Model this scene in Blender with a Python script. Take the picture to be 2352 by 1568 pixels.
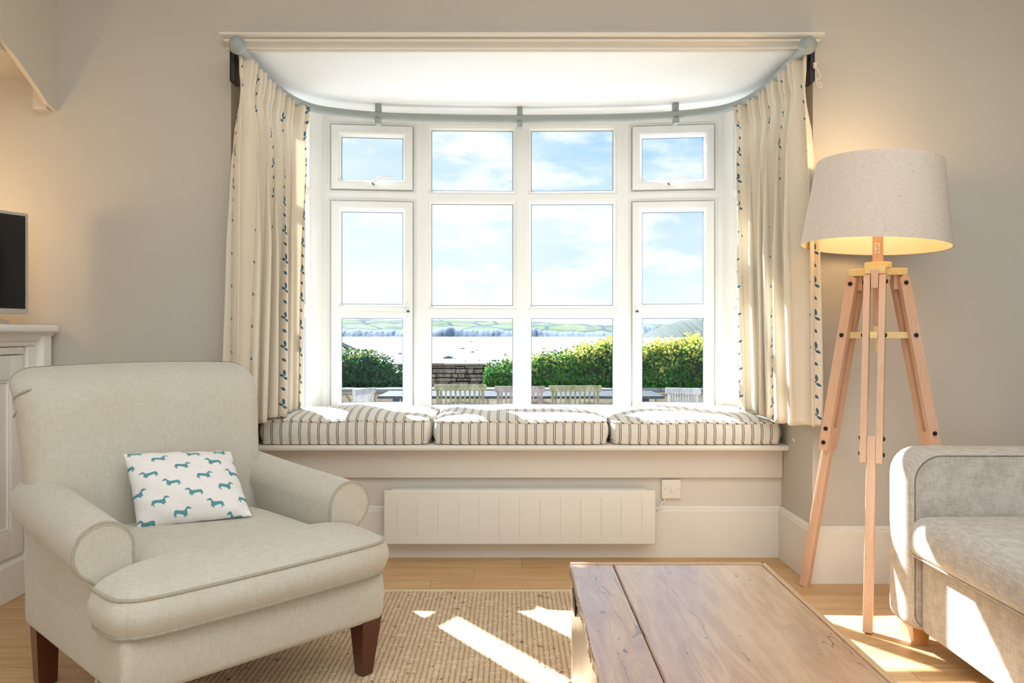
import bpy, bmesh, math, random
import numpy as np
from mathutils import Vector, Matrix
R = math.radians
PI = math.pi
for o in list(bpy.data.objects):
    bpy.data.objects.remove(o)
scn = bpy.context.scene
COL = scn.collection

# ------------------------------------------------------------------ camera
F = 1800.0                       # focal length in pixels of a 2352 px wide frame
cd = bpy.data.cameras.new('camera')
cam = bpy.data.objects.new('camera', cd)
COL.objects.link(cam)
cd.sensor_width = 36
cd.lens = 36 * F / 2352
cd.shift_y = -16 / 2352
cd.clip_start = 0.05
cd.clip_end = 30000
cam.location = (0, 0, 1)
cam.rotation_euler = (PI / 2, 0, 0)
scn.camera = cam

# ------------------------------------------------------------------ colour
scn.view_settings.view_transform = 'Standard'
scn.view_settings.look = 'None'
scn.view_settings.exposure = 0.43
scn.view_settings.gamma = 1
scn.view_settings.use_curve_mapping = False


def lin(r, g, b):
    def f(c):
        c /= 255.0
        return c / 12.92 if c <= 0.04045 else ((c + 0.055) / 1.055) ** 2.4
    return (f(r), f(g), f(b), 1.0)


# ------------------------------------------------------------------ node maths
class E:
    """a shader value; the operators add Math nodes"""
    def __init__(s, nt, sock):
        s.nt = nt
        s.s = sock

    def _m(s, op, *a):
        n = s.nt.nodes.new('ShaderNodeMath')
        n.operation = op
        for i, x in enumerate((s,) + a):
            if isinstance(x, E):
                s.nt.links.new(x.s, n.inputs[i])
            else:
                n.inputs[i].default_value = x
        return E(s.nt, n.outputs[0])

    def __add__(s, o): return s._m('ADD', o)
    __radd__ = __add__
    def __sub__(s, o): return s._m('SUBTRACT', o)
    def __rsub__(s, o): return (s * -1.0) + o
    def __mul__(s, o): return s._m('MULTIPLY', o)
    __rmul__ = __mul__
    def __truediv__(s, o): return s._m('DIVIDE', o)
    def abs(s): return s._m('ABSOLUTE')
    def sin(s): return s._m('SINE')
    def floor(s): return s._m('FLOOR')
    def fract(s): return s._m('FRACT')
    def pow(s, p): return s._m('POWER', p)
    def lt(s, o): return s._m('LESS_THAN', o)
    def gt(s, o): return s._m('GREATER_THAN', o)
    def max(s, o): return s._m('MAXIMUM', o)
    def min(s, o): return s._m('MINIMUM', o)
    def mod(s, o): return s._m('FLOORED_MODULO', o)

    def smooth(s, a, b):
        n = s.nt.nodes.new('ShaderNodeMapRange')
        n.interpolation_type = 'SMOOTHSTEP'
        s.nt.links.new(s.s, n.inputs[0])
        n.inputs[1].default_value = a
        n.inputs[2].default_value = b
        n.inputs[3].default_value = 0
        n.inputs[4].default_value = 1
        return E(s.nt, n.outputs[0])

    def ramp(s, a, b, c=0.0, d=1.0):
        n = s.nt.nodes.new('ShaderNodeMapRange')
        s.nt.links.new(s.s, n.inputs[0])
        for i, x in enumerate((a, b, c, d)):
            n.inputs[i + 1].default_value = x
        return E(s.nt, n.outputs[0])


class MB:
    """material being built"""
    def __init__(s, name, world=False):
        if world:
            s.m = bpy.data.worlds.new(name)
        else:
            s.m = bpy.data.materials.new(name)
        s.m.use_nodes = True
        s.nt = s.m.node_tree
        s.nt.nodes.clear()

    def n(s, t, **kw):
        n = s.nt.nodes.new(t)
        for k, v in kw.items():
            setattr(n, k, v)
        return n

    def link(s, a, b):
        s.nt.links.new(a.s if isinstance(a, E) else a, b)

    def coord(s, which='Object'):
        tc = s.n('ShaderNodeTexCoord')
        return tc.outputs[which]

    def xyz(s, which='Object'):
        sp = s.n('ShaderNodeSeparateXYZ')
        s.link(s.coord(which), sp.inputs[0])
        return [E(s.nt, sp.outputs[i]) for i in range(3)]

    def combine(s, x, y, z):
        c = s.n('ShaderNodeCombineXYZ')
        for i, v in enumerate((x, y, z)):
            if isinstance(v, E):
                s.link(v, c.inputs[i])
            else:
                c.inputs[i].default_value = v
        return c.outputs[0]

    def noise(s, scale, detail=3, rough=0.5, vec=None, stretch=None, dist=0.0, which='Object'):
        v = vec if vec is not None else s.coord(which)
        if stretch:
            mp = s.n('ShaderNodeMapping')
            s.link(v, mp.inputs[0])
            mp.inputs['Scale'].default_value = stretch
            v = mp.outputs[0]
        n = s.n('ShaderNodeTexNoise')
        s.link(v, n.inputs['Vector'])
        n.inputs['Scale'].default_value = scale
        n.inputs['Detail'].default_value = detail
        n.inputs['Roughness'].default_value = rough
        n.inputs['Distortion'].default_value = dist
        return E(s.nt, n.outputs['Fac'])

    def white(s, vec):
        n = s.n('ShaderNodeTexWhiteNoise')
        s.link(vec, n.inputs['Vector'])
        return E(s.nt, n.outputs['Value'])

    def mix(s, fac, a, b):
        n = s.n('ShaderNodeMix', data_type='RGBA')
        if isinstance(fac, E):
            s.link(fac, n.inputs[0])
        else:
            n.inputs[0].default_value = fac
        for i, c in ((6, a), (7, b)):
            if isinstance(c, tuple):
                n.inputs[i].default_value = c
            else:
                s.link(c, n.inputs[i])
        return n.outputs[2]

    def bump(s, h, strength=0.3, dist=0.005):
        b = s.n('ShaderNodeBump')
        b.inputs['Strength'].default_value = strength
        b.inputs['Distance'].default_value = dist
        s.link(h, b.inputs['Height'])
        return b.outputs[0]

    def principled(s, color, rough=0.6, normal=None, metal=0.0, coat=0.0, sheen=0.0, trans=0.0, emis=None, es=0.0, spec=0.5, coat_rough=0.1, coat_ior=1.5):
        p = s.n('ShaderNodeBsdfPrincipled')
        if isinstance(color, tuple):
            p.inputs['Base Color'].default_value = color
        else:
            s.link(color, p.inputs['Base Color'])
        if isinstance(rough, E):
            s.link(rough, p.inputs['Roughness'])
        else:
            p.inputs['Roughness'].default_value = rough
        p.inputs['Metallic'].default_value = metal
        p.inputs['Coat Weight'].default_value = coat
        p.inputs['Coat Roughness'].default_value = coat_rough
        p.inputs['Coat IOR'].default_value = coat_ior
        p.inputs['Sheen Weight'].default_value = sheen
        p.inputs['Specular IOR Level'].default_value = spec
        if normal is not None:
            s.link(normal, p.inputs['Normal'])
        if emis:
            p.inputs['Emission Color'].default_value = emis
            p.inputs['Emission Strength'].default_value = es
        return p.outputs[0]

    def out(s, sh):
        o = s.n('ShaderNodeOutputMaterial')
        s.link(sh, o.inputs[0])
        return s.m


# ------------------------------------------------------------------ world: pale blue sky with soft clouds
w = MB('sky', world=True)
x, y, z = w.xyz('Generated')
r = (x * x + y * y).pow(0.5)
el = z / r
az = x / y.max(0.05)
sky = w.mix(el.smooth(-0.02, 0.34), lin(220, 231, 242), lin(184, 210, 240))
sky = w.mix(az.smooth(-0.25, 0.22) * 0.75 * el.smooth(0.0, 0.25), sky, lin(150, 194, 242))
cv = w.combine(x * 3.0, y * 3.0, z * 8.0)
n1 = w.noise(2.1, 6, 0.55, vec=cv)
n2 = w.noise(5.0, 6, 0.6, vec=cv)
cl = (n1 * 0.7 + n2 * 0.3).smooth(0.46, 0.60)
veil = w.noise(1.3, 4, 0.6, vec=cv).smooth(0.40, 0.75)
sky = w.mix(veil * 0.6, sky, lin(232, 238, 246))
sky = w.mix(cl * 0.85, sky, lin(246, 246, 248))
sky = w.mix(el.smooth(0.0, -0.05), sky, lin(200, 205, 205))
bg = w.n('ShaderNodeBackground')
w.link(sky, bg.inputs[0])
bg.inputs[1].default_value = 0.98
wo = w.n('ShaderNodeOutputWorld')
w.link(bg.outputs[0], wo.inputs[0])
scn.world = w.m

# ------------------------------------------------------------------ sun
SA, SE = R(35), R(37.2)
sd = Vector((math.sin(SA) * math.cos(SE), -math.cos(SA) * math.cos(SE), -math.sin(SE)))
ld = bpy.data.lights.new('sun', 'SUN')
ld.energy = 20.0
ld.angle = R(0.55)
ld.color = (0.91, 0.955, 1.0)
lo = bpy.data.objects.new('sun', ld)
COL.objects.link(lo)
lo.rotation_euler = sd.to_track_quat('-Z', 'Y').to_euler()
lo.location = (-6, 12, 9)


def area(name, loc, rot, sx, sy, power, color):
    a = bpy.data.lights.new(name, 'AREA')
    a.shape = 'RECTANGLE'
    a.size, a.size_y = sx, sy
    a.energy = power
    a.color = color
    o = bpy.data.objects.new(name, a)
    COL.objects.link(o)
    o.location = loc
    o.rotation_euler = rot
    return o


# added fill lights behind and overhead to brighten the room
area('rear_fill', (0.3, -2.45, 1.35), (R(90), 0, 0), 3.6, 2.0, 30, (0.84, 0.93, 1.0))
area('overhead_fill', (0.4, 0.2, 2.68), (0, 0, 0), 3.0, 3.0, 56, (0.85, 0.93, 1.0))


# ------------------------------------------------------------------ mesh helpers
def link_mesh(name, me, mat=None, parent=None, smooth=True, auto=None):
    o = bpy.data.objects.new(name, me)
    COL.objects.link(o)
    if mat is not None:
        for m in (mat if isinstance(mat, (list, tuple)) else [mat]):
            me.materials.append(m)
    if smooth:
        me.polygons.foreach_set('use_smooth', [True] * len(me.polygons))
        if auto is not None:
            me.set_sharp_from_angle(angle=R(auto))
    if parent is not None:
        o.parent = parent
    return o


class B:
    """collects verts and faces of one mesh"""
    def __init__(s):
        s.v = []
        s.f = []
        s.mi = []
        s.uv = {}

    def add(s, vs, fs, mi=0):
        o = len(s.v)
        s.v += [tuple(v) for v in vs]
        s.f += [tuple(i + o for i in f) for f in fs]
        s.mi += [mi] * len(fs)
        return o

    def box(s, x0, x1, y0, y1, z0, z1, mi=0, M=None):
        vs = [Vector((x, y, z)) for x in (x0, x1) for y in (y0, y1) for z in (z0, z1)]
        if M:
            vs = [M @ v for v in vs]
        s.add(vs, [(0, 1, 3, 2), (4, 6, 7, 5), (0, 4, 5, 1), (2, 3, 7, 6), (0, 2, 6, 4), (1, 5, 7, 3)], mi)

    def rbox(s, x0, x1, y0, y1, z0, z1, r=0.005, seg=2, mi=0, M=None, fn=None, n=1):
        """rounded box on cube-face grids; n = extra divisions of the flat parts"""
        c = Vector(((x0 + x1) / 2, (y0 + y1) / 2, (z0 + z1) / 2))
        h = [abs(x1 - x0) / 2, abs(y1 - y0) / 2, abs(z1 - z0) / 2]
        r = min(r, min(h) * 0.999)

        def axis(hh):
            inn = hh - r
            out = [inn + r * math.tan(PI / 4 * k / seg) for k in range(1, seg + 1)]
            mid = [-inn + 2 * inn * k / n for k in range(n + 1)]
            return [-a for a in reversed(out)] + mid + out
        ax = [axis(k) for k in h]
        key = {}
        vs = []
        fs = []

        def vert(p):
            q = [max(-(h[i] - r), min(h[i] - r, p[i])) for i in range(3)]
            d = Vector([p[i] - q[i] for i in range(3)])
            if d.length > 1e-9:
                d = d.normalized() * r
            v = Vector(q) + d + c
            k = (round(v.x, 6), round(v.y, 6), round(v.z, 6))
            if k not in key:
                key[k] = len(vs)
                vs.append(v)
            return key[k]
        for a in range(3):
            b_, c_ = (a + 1) % 3, (a + 2) % 3
            for sgn in (-1, 1):
                g = []
                for u in ax[b_]:
                    row = []
                    for w_ in ax[c_]:
                        p = [0, 0, 0]
                        p[a] = sgn * h[a]
                        p[b_] = u
                        p[c_] = w_
                        row.append(vert(p))
                    g.append(row)
                for i in range(len(g) - 1):
                    for j in range(len(g[0]) - 1):
                        q = [g[i][j], g[i + 1][j], g[i + 1][j + 1], g[i][j + 1]]
                        if sgn < 0:
                            q.reverse()
                        q2 = []
                        for t in q:
                            if t not in q2:
                                q2.append(t)
                        if len(q2) > 2:
                            fs.append(tuple(q2))
        if fn:
            vs = [Vector(fn(v)) for v in vs]
        if M:
            vs = [M @ v for v in vs]
        s.add(vs, fs, mi)

    def tube(s, pts, rad, n=10, closed=False, cap=True, mi=0):
        pts = [Vector(p) for p in pts]
        N = len(pts)
        rads = rad if isinstance(rad, (list, tuple)) else [rad] * N
        rings = []
        up = None
        for i, p in enumerate(pts):
            if closed:
                t = (pts[(i + 1) % N] - pts[i - 1]).normalized()
            else:
                t = (pts[min(i + 1, N - 1)] - pts[max(i - 1, 0)]).normalized()
            if up is None:
                up = Vector((0, 0, 1)) if abs(t.z) < 0.9 else Vector((1, 0, 0))
            a = t.cross(up)
            if a.length < 1e-6:
                a = t.orthogonal()
            a.normalize()
            b = a.cross(t).normalized()
            up = b
            rings.append([p + (a * math.cos(2 * PI * k / n) + b * math.sin(2 * PI * k / n)) * rads[i] for k in range(n)])
        vs = [v for r_ in rings for v in r_]
        fs = []
        M_ = N if closed else N - 1
        for i in range(M_):
            for k in range(n):
                a = i * n + k
                b = i * n + (k + 1) % n
                c = ((i + 1) % N) * n + (k + 1) % n
                d = ((i + 1) % N) * n + k
                fs.append((a, b, c, d))
        if cap and not closed:
            fs.append(tuple(range(n - 1, -1, -1)))
            fs.append(tuple((N - 1) * n + k for k in range(n)))
        s.add(vs, fs, mi)

    def lathe(s, prof, n=32, M=None, mi=0, close=False):
        """prof: list of (radius, z)"""
        vs = []
        for r_, z_ in prof:
            for k in range(n):
                a = 2 * PI * k / n
                v = Vector((r_ * math.cos(a), r_ * math.sin(a), z_))
                vs.append(M @ v if M else v)
        fs = []
        P = len(prof)
        for i in range(P if close else P - 1):
            for k in range(n):
                j = (i + 1) % P
                fs.append((i * n + k, i * n + (k + 1) % n, j * n + (k + 1) % n, j * n + k))
        s.add(vs, fs, mi)

    def prism(s, poly, z0, z1, mi=0, M=None, axis='z'):
        """poly of 2D points pushed between z0 and z1 along an axis"""
        n = len(poly)

        def P(a, b, c):
            v = Vector((a, b, c)) if axis == 'z' else (Vector((c, a, b)) if axis == 'x' else Vector((a, c, b)))
            return M @ v if M else v
        vs = [P(a, b, z0) for a, b in poly] + [P(a, b, z1) for a, b in poly]
        fs = [tuple(range(n - 1, -1, -1)), tuple(range(n, 2 * n))]
        fs += [(i, (i + 1) % n, n + (i + 1) % n, n + i) for i in range(n)]
        s.add(vs, fs, mi)

    def grid(s, rows, mi=0, wrap=False):
        a = len(rows)
        b = len(rows[0])
        vs = [v for r_ in rows for v in r_]
        fs = []
        for i in range(a - 1):
            for j in range(b if wrap else b - 1):
                k = (j + 1) % b
                fs.append((i * b + j, i * b + k, (i + 1) * b + k, (i + 1) * b + j))
        s.add(vs, fs, mi)

    def build(s, name, mat=None, parent=None, smooth=True, auto=35, fix=True):
        me = bpy.data.meshes.new(name)
        me.from_pydata(s.v, [], s.f)
        me.polygons.foreach_set('material_index', s.mi)
        if fix:
            bm = bmesh.new()
            bm.from_mesh(me)
            bmesh.ops.recalc_face_normals(bm, faces=bm.faces)
            bm.to_mesh(me)
            bm.free()
        me.update()
        return link_mesh(name, me, mat, parent, smooth, auto)


def tag(o, label=None, cat=None, group=None, kind=None):
    if label: o['label'] = label
    if cat: o['category'] = cat
    if group: o['group'] = group
    if kind: o['kind'] = kind
    return o


def thing(name, loc, label, cat, group=None, rz=0):
    o = bpy.data.objects.new(name, None)
    COL.objects.link(o)
    o.location = loc
    o.rotation_euler = (0, 0, rz)
    o.empty_display_size = 0.1
    return tag(o, label, cat, group)


def struct(o):
    o['kind'] = 'structure'
    return o


def copy_tree(o, parent=None):
    c = o.copy()
    COL.objects.link(c)
    if parent is not None:
        c.parent = parent
    for ch in list(o.children):
        copy_tree(ch, c)
    return c


def lerp(a, b, t):
    return a + (b - a) * t


def spl(pts, n):
    """Catmull-Rom through points, n samples per span"""
    P = [Vector(p) for p in pts]
    P = [P[0] * 2 - P[1]] + P + [P[-1] * 2 - P[-2]]
    out = []
    for i in range(1, len(P) - 2):
        for k in range(n):
            t = k / n
            a, b, c, d = P[i - 1], P[i], P[i + 1], P[i + 2]
            out.append(0.5 * ((2 * b) + (c - a) * t + (2 * a - 5 * b + 4 * c - d) * t * t + (3 * b - a - 3 * c + d) * t ** 3))
    out.append(P[-2].copy())
    return out


# ------------------------------------------------------------------ materials
def mat_paint(name, col, rough=0.55, bump=0.06, var=0.03):
    m = MB(name)
    n_ = m.noise(3.0, 4, 0.6)
    c2 = tuple(c * (1 - var) for c in col[:3]) + (1,)
    b_ = m.bump(m.noise(180, 2, 0.5), bump, 0.002)
    return m.out(m.principled(m.mix(n_.smooth(0.3, 0.7), col, c2), rough, b_))


WALL = mat_paint('wall_paint', lin(201, 195, 184), 0.75, 0.12)
CEILM = mat_paint('ceiling_paint', lin(240, 238, 232), 0.8)
TRIM = mat_paint('trim_paint', lin(234, 228, 217), 0.45, 0.05)
PANEL = mat_paint('panel_paint', lin(222, 214, 202), 0.5, 0.06)
SOFFIT = mat_paint('soffit_paint', lin(247, 248, 247), 0.8)
CREAMP = mat_paint('cornice_paint', lin(232, 226, 214), 0.45)
UPVC = mat_paint('window_plastic', lin(240, 241, 238), 0.3, 0.0, 0.01)
CABM = mat_paint('cabinet_paint', lin(246, 242, 236), 0.45, 0.05)
POLEM = mat_paint('pole_paint', lin(158, 165, 162), 0.45, 0.04)


def simple(name, col, rough=0.5, metal=0.0, **k):
    m = MB(name)
    return m.out(m.principled(col, rough, metal=metal, **k))


BLACK = simple('black_metal', lin(25, 25, 26), 0.4)
CHROME = simple('chrome', lin(200, 200, 200), 0.2, 1.0)
SILVER = simple('silver_plastic', lin(196, 194, 190), 0.35, 0.3)
SCREEN = simple('dark_screen', lin(4, 6, 8), 0.12, spec=0.6)
PLASTIC = simple('white_plastic', lin(236, 228, 218), 0.35)
HEATM = mat_paint('heater_enamel', lin(232, 228, 218), 0.35, 0.0, 0.01)
LOCKM = simple('dark_steel', lin(70, 72, 76), 0.3, 0.8)
GASKET = simple('gasket_rubber', lin(92, 104, 122), 0.6)
GREYP = simple('grey_gap', lin(150, 145, 138), 0.7)


def mat_glass():
    m = MB('window_glass')
    t = m.n('ShaderNodeBsdfTransparent')
    t.inputs[0].default_value = (0.97, 0.985, 0.98, 1)
    g = m.n('ShaderNodeBsdfGlossy')
    g.inputs['Roughness'].default_value = 0.0
    g.inputs[0].default_value = (1, 1, 1, 1)
    fr = m.n('ShaderNodeFresnel')
    fr.inputs[0].default_value = 1.2
    mx = m.n('ShaderNodeMixShader')
    m.link(fr.outputs[0], mx.inputs[0])
    m.link(t.outputs[0], mx.inputs[1])
    m.link(g.outputs[0], mx.inputs[2])
    return m.out(mx.outputs[0])


GLASS = mat_glass()


def mat_fabric(name, c1, c2, scale=900, rough=0.9, strength=0.25, sheen=0.2, blot=None):
    m = MB(name)
    x, y, z = m.xyz()
    a = m.noise(1.0, 2, 0.6, stretch=(scale, scale * 0.06, scale * 0.06))
    b = m.noise(1.0, 2, 0.6, stretch=(scale * 0.06, scale * 0.06, scale))
    c = m.noise(1.0, 2, 0.6, stretch=(scale * 0.06, scale, scale * 0.06))
    k = (a + b + c) / 3.0
    col = m.mix(k.smooth(0.38, 0.62), c1, c2)
    if blot:
        bl = m.noise(3.5, 4, 0.6).smooth(0.45, 0.7) * 0.35
        col = m.mix(bl, col, blot)
    return m.out(m.principled(col, rough, m.bump(k, strength, 0.002), sheen=sheen, spec=0.25))


CHAIRM = mat_fabric('armchair_linen', lin(189, 183, 168), lin(204, 198, 184), 700, blot=lin(188, 177, 154))
CHPIPE = mat_fabric('armchair_piping', lin(160, 152, 134), lin(176, 168, 150), 700)
SOFAM = mat_fabric('sofa_weave', lin(174, 166, 155), lin(206, 199, 189), 430, strength=0.3)
PILLOWC = None


def mat_wood(name, c1, c2, c3, axis=2, scale=1.0, rough=0.5, coat=0.0, ring=18):
    m = MB(name)
    st = [9.0, 9.0, 9.0]
    st[axis] = 0.7
    st = tuple(q * scale for q in st)
    g = m.noise(3.0, 5, 0.6, stretch=st, dist=0.6)
    f = m.noise(14.0, 3, 0.6, stretch=st)
    rg = (g * ring).fract()
    rg = (rg - 0.5).abs() * 2.0
    col = m.mix(rg * 0.5 + f * 0.3, c1, c2)
    col = m.mix(f.smooth(0.55, 0.8) * 0.6, col, c3)
    return m.out(m.principled(col, rough, m.bump(f, 0.08, 0.001), coat=coat))


LAMPW = mat_wood('lamp_beech', lin(224, 186, 158), lin(206, 164, 134), lin(190, 146, 116), 2, 1.0, 0.5)
LAMPY = mat_wood('lamp_pine', lin(238, 216, 160), lin(228, 202, 142), lin(214, 186, 124), 0, 1.0, 0.5)
DARKW = mat_wood('mahogany_leg', lin(92, 42, 20), lin(60, 26, 12), lin(36, 14, 8), 2, 2.0, 0.28, 0.4)
SOFALEG = mat_wood('oak_leg', lin(226, 168, 100), lin(206, 146, 80), lin(190, 130, 70), 0, 1.0, 0.45)


def mat_floor():
    m = MB('oak_planks')
    x, y, z = m.xyz()
    PW = 0.168
    row = (y / PW).floor()
    ry = (y / PW).fract()
    rnd = m.white(m.combine(row, 7.3, 1.0))
    PL = 1.35
    xx = x / PL + rnd * 5.0
    cell = xx.floor()
    rx = xx.fract()
    tone = m.white(m.combine(row, cell, 2.0))
    vec = m.combine(x * 0.9 + tone * 31.0, y * 9.0 + tone * 17.0, tone * 9.0)
    g = m.noise(2.2, 6, 0.62, vec=vec, dist=1.2)
    f = m.noise(16.0, 4, 0.65, vec=vec)
    col = m.mix(g.smooth(0.3, 0.7), lin(196, 154, 104), lin(220, 184, 136))
    col = m.mix(f.smooth(0.45, 0.75) * 0.35, col, lin(158, 112, 66))
    col = m.mix(tone * 0.35, col, lin(176, 130, 82))
    kn = m.noise(1.6, 2, 0.5, vec=m.combine(x * 2.5 + tone * 9.0, y * 5.0, tone)).smooth(0.76, 0.82)
    col = m.mix(kn * 0.7, col, lin(110, 74, 50))
    gap = (ry.lt(0.010)).max(ry.gt(0.992)).max(rx.lt(0.0016))
    col = m.mix(gap * 0.55, col, lin(96, 66, 40))
    h = f * 0.4 - gap * 1.0
    return m.out(m.principled(col, g.ramp(0, 1, 0.34, 0.5), m.bump(h, 0.12, 0.002)))


FLOORM = mat_floor()


def mat_rug():
    m = MB('braided_jute')
    x, y, z = m.xyz()
    W = 0.0165
    bx = x / W
    fx = bx.fract()
    tri = (fx - 0.5).abs() * 2.0                    # 0 in the middle of a braid, 1 at its seam
    ph = y / 0.0125 + tri * 0.75 + m.white(m.combine(bx.floor(), 3.0, 0.0)) * 1.0
    st = (ph.fract() - 0.5).abs() * 2.0
    knot = (1.0 - tri * tri) * (1.0 - st * st * 0.9)
    cellr = m.white(m.combine(bx.floor(), ph.floor(), 5.0))
    tone = m.noise(5.0, 4, 0.65, stretch=(4.0, 0.8, 1.0))
    col = m.mix(knot.smooth(0.05, 0.75), lin(170, 136, 96), lin(230, 206, 172))
    col = m.mix(tone.smooth(0.4, 0.72) * 0.4, col, lin(204, 170, 126))
    col = m.mix(cellr.gt(0.82) * 0.5, col, lin(236, 216, 186))
    sp = m.noise(38.0, 2, 0.6).smooth(0.66, 0.71)
    col = m.mix(sp * 0.8, col, lin(92, 58, 30))
    return m.out(m.principled(col, 0.95, m.bump(knot, 0.7, 0.004), sheen=0.1, spec=0.1))


RUGM = mat_rug()
RUGEDGE = mat_fabric('rug_binding', lin(206, 184, 150), lin(226, 206, 174), 300)


def mat_table(name='old_chest_wood', top=True):
    m = MB(name)
    x, y, z = m.xyz()
    st = (10.0, 1.0, 10.0)
    g = m.noise(2.4, 6, 0.62, stretch=st, dist=1.6)
    f = m.noise(22.0, 4, 0.65, stretch=st)
    big = m.noise(2.6, 4, 0.6)
    col = m.mix(g.smooth(0.3, 0.72), lin(150, 110, 82), lin(188, 148, 116))
    col = m.mix(f.smooth(0.5, 0.8) * 0.4, col, lin(128, 90, 62))
    col = m.mix(big.smooth(0.45, 0.75) * 0.5, col, lin(190, 164, 144))
    v = m.n('ShaderNodeTexVoronoi')
    m.link(m.coord(), v.inputs['Vector'])
    v.inputs['Scale'].default_value = 26
    dots = E(m.nt, v.outputs['Distance']).smooth(0.11, 0.06) * m.noise(7, 2).smooth(0.46, 0.54)
    dent = m.noise(30.0, 2, 0.5, stretch=(1.0, 0.45, 1.0)).smooth(0.72, 0.76)
    mk = dots.max(dent)
    col = m.mix(mk * 0.9, col, lin(52, 38, 34))
    cr = (m.noise(1.5, 3, 0.5, stretch=(6.0, 0.5, 1.0), dist=0.3) - 0.5).abs().lt(0.0018)
    col = m.mix(cr * 0.7, col, lin(70, 46, 34))
    h = f * 0.25 + g * 0.3 - mk * 1.0 - cr * 0.6
    return m.out(m.principled(col, g.ramp(0, 1, 0.30, 0.46), m.bump(h, 0.22, 0.003), coat=1.0, coat_rough=0.24, coat_ior=1.75))


TABLEM = mat_table()
TABLEEDGE = mat_wood('chest_edge_wood', lin(206, 172, 132), lin(180, 140, 98), lin(130, 94, 62), 1, 1.2, 0.4)


def mat_stripe():
    m = MB('ticking_stripe')
    x, y, z = m.xyz('UV')
    p = 0.0415
    t = ((x / p).fract() - 0.5).abs() * p
    dash = (y / 0.006).fract().gt(0.4)
    lines = (t - 0.0042).abs().lt(0.0014)
    mid = t.lt(0.0012) * dash
    weave = m.noise(500, 2, 0.5)
    base = m.mix(weave.smooth(0.35, 0.65), lin(226, 219, 207), lin(237, 231, 220))
    col = m.mix(lines * 0.9, base, lin(72, 78, 78))
    col = m.mix(t.lt(0.0028) * 0.35, col, lin(140, 140, 134))
    return m.out(m.principled(col, 0.9, m.bump(weave, 0.2, 0.001), sheen=0.1, spec=0.2))


STRIPE = mat_stripe()
PIPESTR = None


def mat_piping():
    m = MB('striped_piping')
    x, y, z = m.xyz('Object')
    t = (((x + z * 0.8 + y * 0.3) / 0.0415).fract() - 0.5).abs() * 0.0415
    col = m.mix(t.lt(0.0045) * 0.85, lin(228, 216, 198), lin(80, 84, 82))
    return m.out(m.principled(col, 0.9))


PIPESTR = mat_piping()


def mat_curtain():
    m = MB('leaf_curtain_cloth')
    u, v, q = m.xyz('UV')
    P = 0.235
    c = (u / P).floor()
    ro = m.white(m.combine(c, 1.0, 0.0))
    uu = ((u / P).fract() - 0.5) * P
    T = 0.128
    vv = (((v + ro * 0.1) / T).fract()) * T
    leaf = None

    def ell(cu, cv, a, ln, wd):
        du = uu - cu
        dv = vv - cv
        p = du * math.cos(a) + dv * math.sin(a)
        s = dv * math.cos(a) - du * math.sin(a)
        return (p.abs() / ln).pow(1.5) + (s.abs() / wd).pow(1.5)
    for e in (ell(0.001, 0.102, R(80), 0.014, 0.006), ell(0.013, 0.090, R(20), 0.013, 0.0055),
              ell(-0.006, 0.076, R(30), 0.012, 0.0055), ell(0.004, 0.030, R(40), 0.012, 0.006)):
        k = e.lt(1.0)
        leaf = k if leaf is None else leaf.max(k)
    stem = (uu - (v * (2 * PI / T)).sin() * 0.006).abs().lt(0.0007)
    weave = m.noise(1.0, 2, 0.6, stretch=(700, 60, 700)) * 0.5 + m.noise(1.0, 2, 0.6, stretch=(60, 60, 900)) * 0.5
    base = m.mix(weave.smooth(0.38, 0.62), lin(238, 227, 207), lin(248, 240, 223))
    col = m.mix(stem * 0.35, base, lin(120, 110, 96))
    col = m.mix(leaf, col, lin(76, 114, 132))
    p = m.principled(col, 0.9, m.bump(weave, 0.15, 0.001), sheen=0.2, spec=0.15)
    tr = m.n('ShaderNodeBsdfTranslucent')
    m.link(col, tr.inputs[0])
    mx = m.n('ShaderNodeMixShader')
    mx.inputs[0].default_value = 0.28
    m.link(p, mx.inputs[1])
    m.link(tr.outputs[0], mx.inputs[2])
    return m.out(mx.outputs[0])


CURTM = mat_curtain()


def mat_shade():
    m = MB('linen_lampshade')
    k = m.noise(1.0, 2, 0.6, stretch=(60, 60, 700)) * 0.5 + m.noise(1.0, 2, 0.6, stretch=(600, 600, 40)) * 0.5
    fl = m.noise(60, 3, 0.6).smooth(0.62, 0.72)
    col = m.mix(k.smooth(0.36, 0.64), lin(230, 216, 202), lin(243, 232, 220))
    col = m.mix(fl * 0.35, col, lin(196, 176, 156))
    p = m.principled(col, 0.95, m.bump(k, 0.25, 0.001), spec=0.15)
    tr = m.n('ShaderNodeBsdfTranslucent')
    m.link(col, tr.inputs[0])
    mx = m.n('ShaderNodeMixShader')
    mx.inputs[0].default_value = 0.2
    m.link(p, mx.inputs[1])
    m.link(tr.outputs[0], mx.inputs[2])
    return m.out(mx.outputs[0])


SHADEM = mat_shade()
SHADEIN = simple('shade_lining', lin(240, 226, 196), 0.6)


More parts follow.
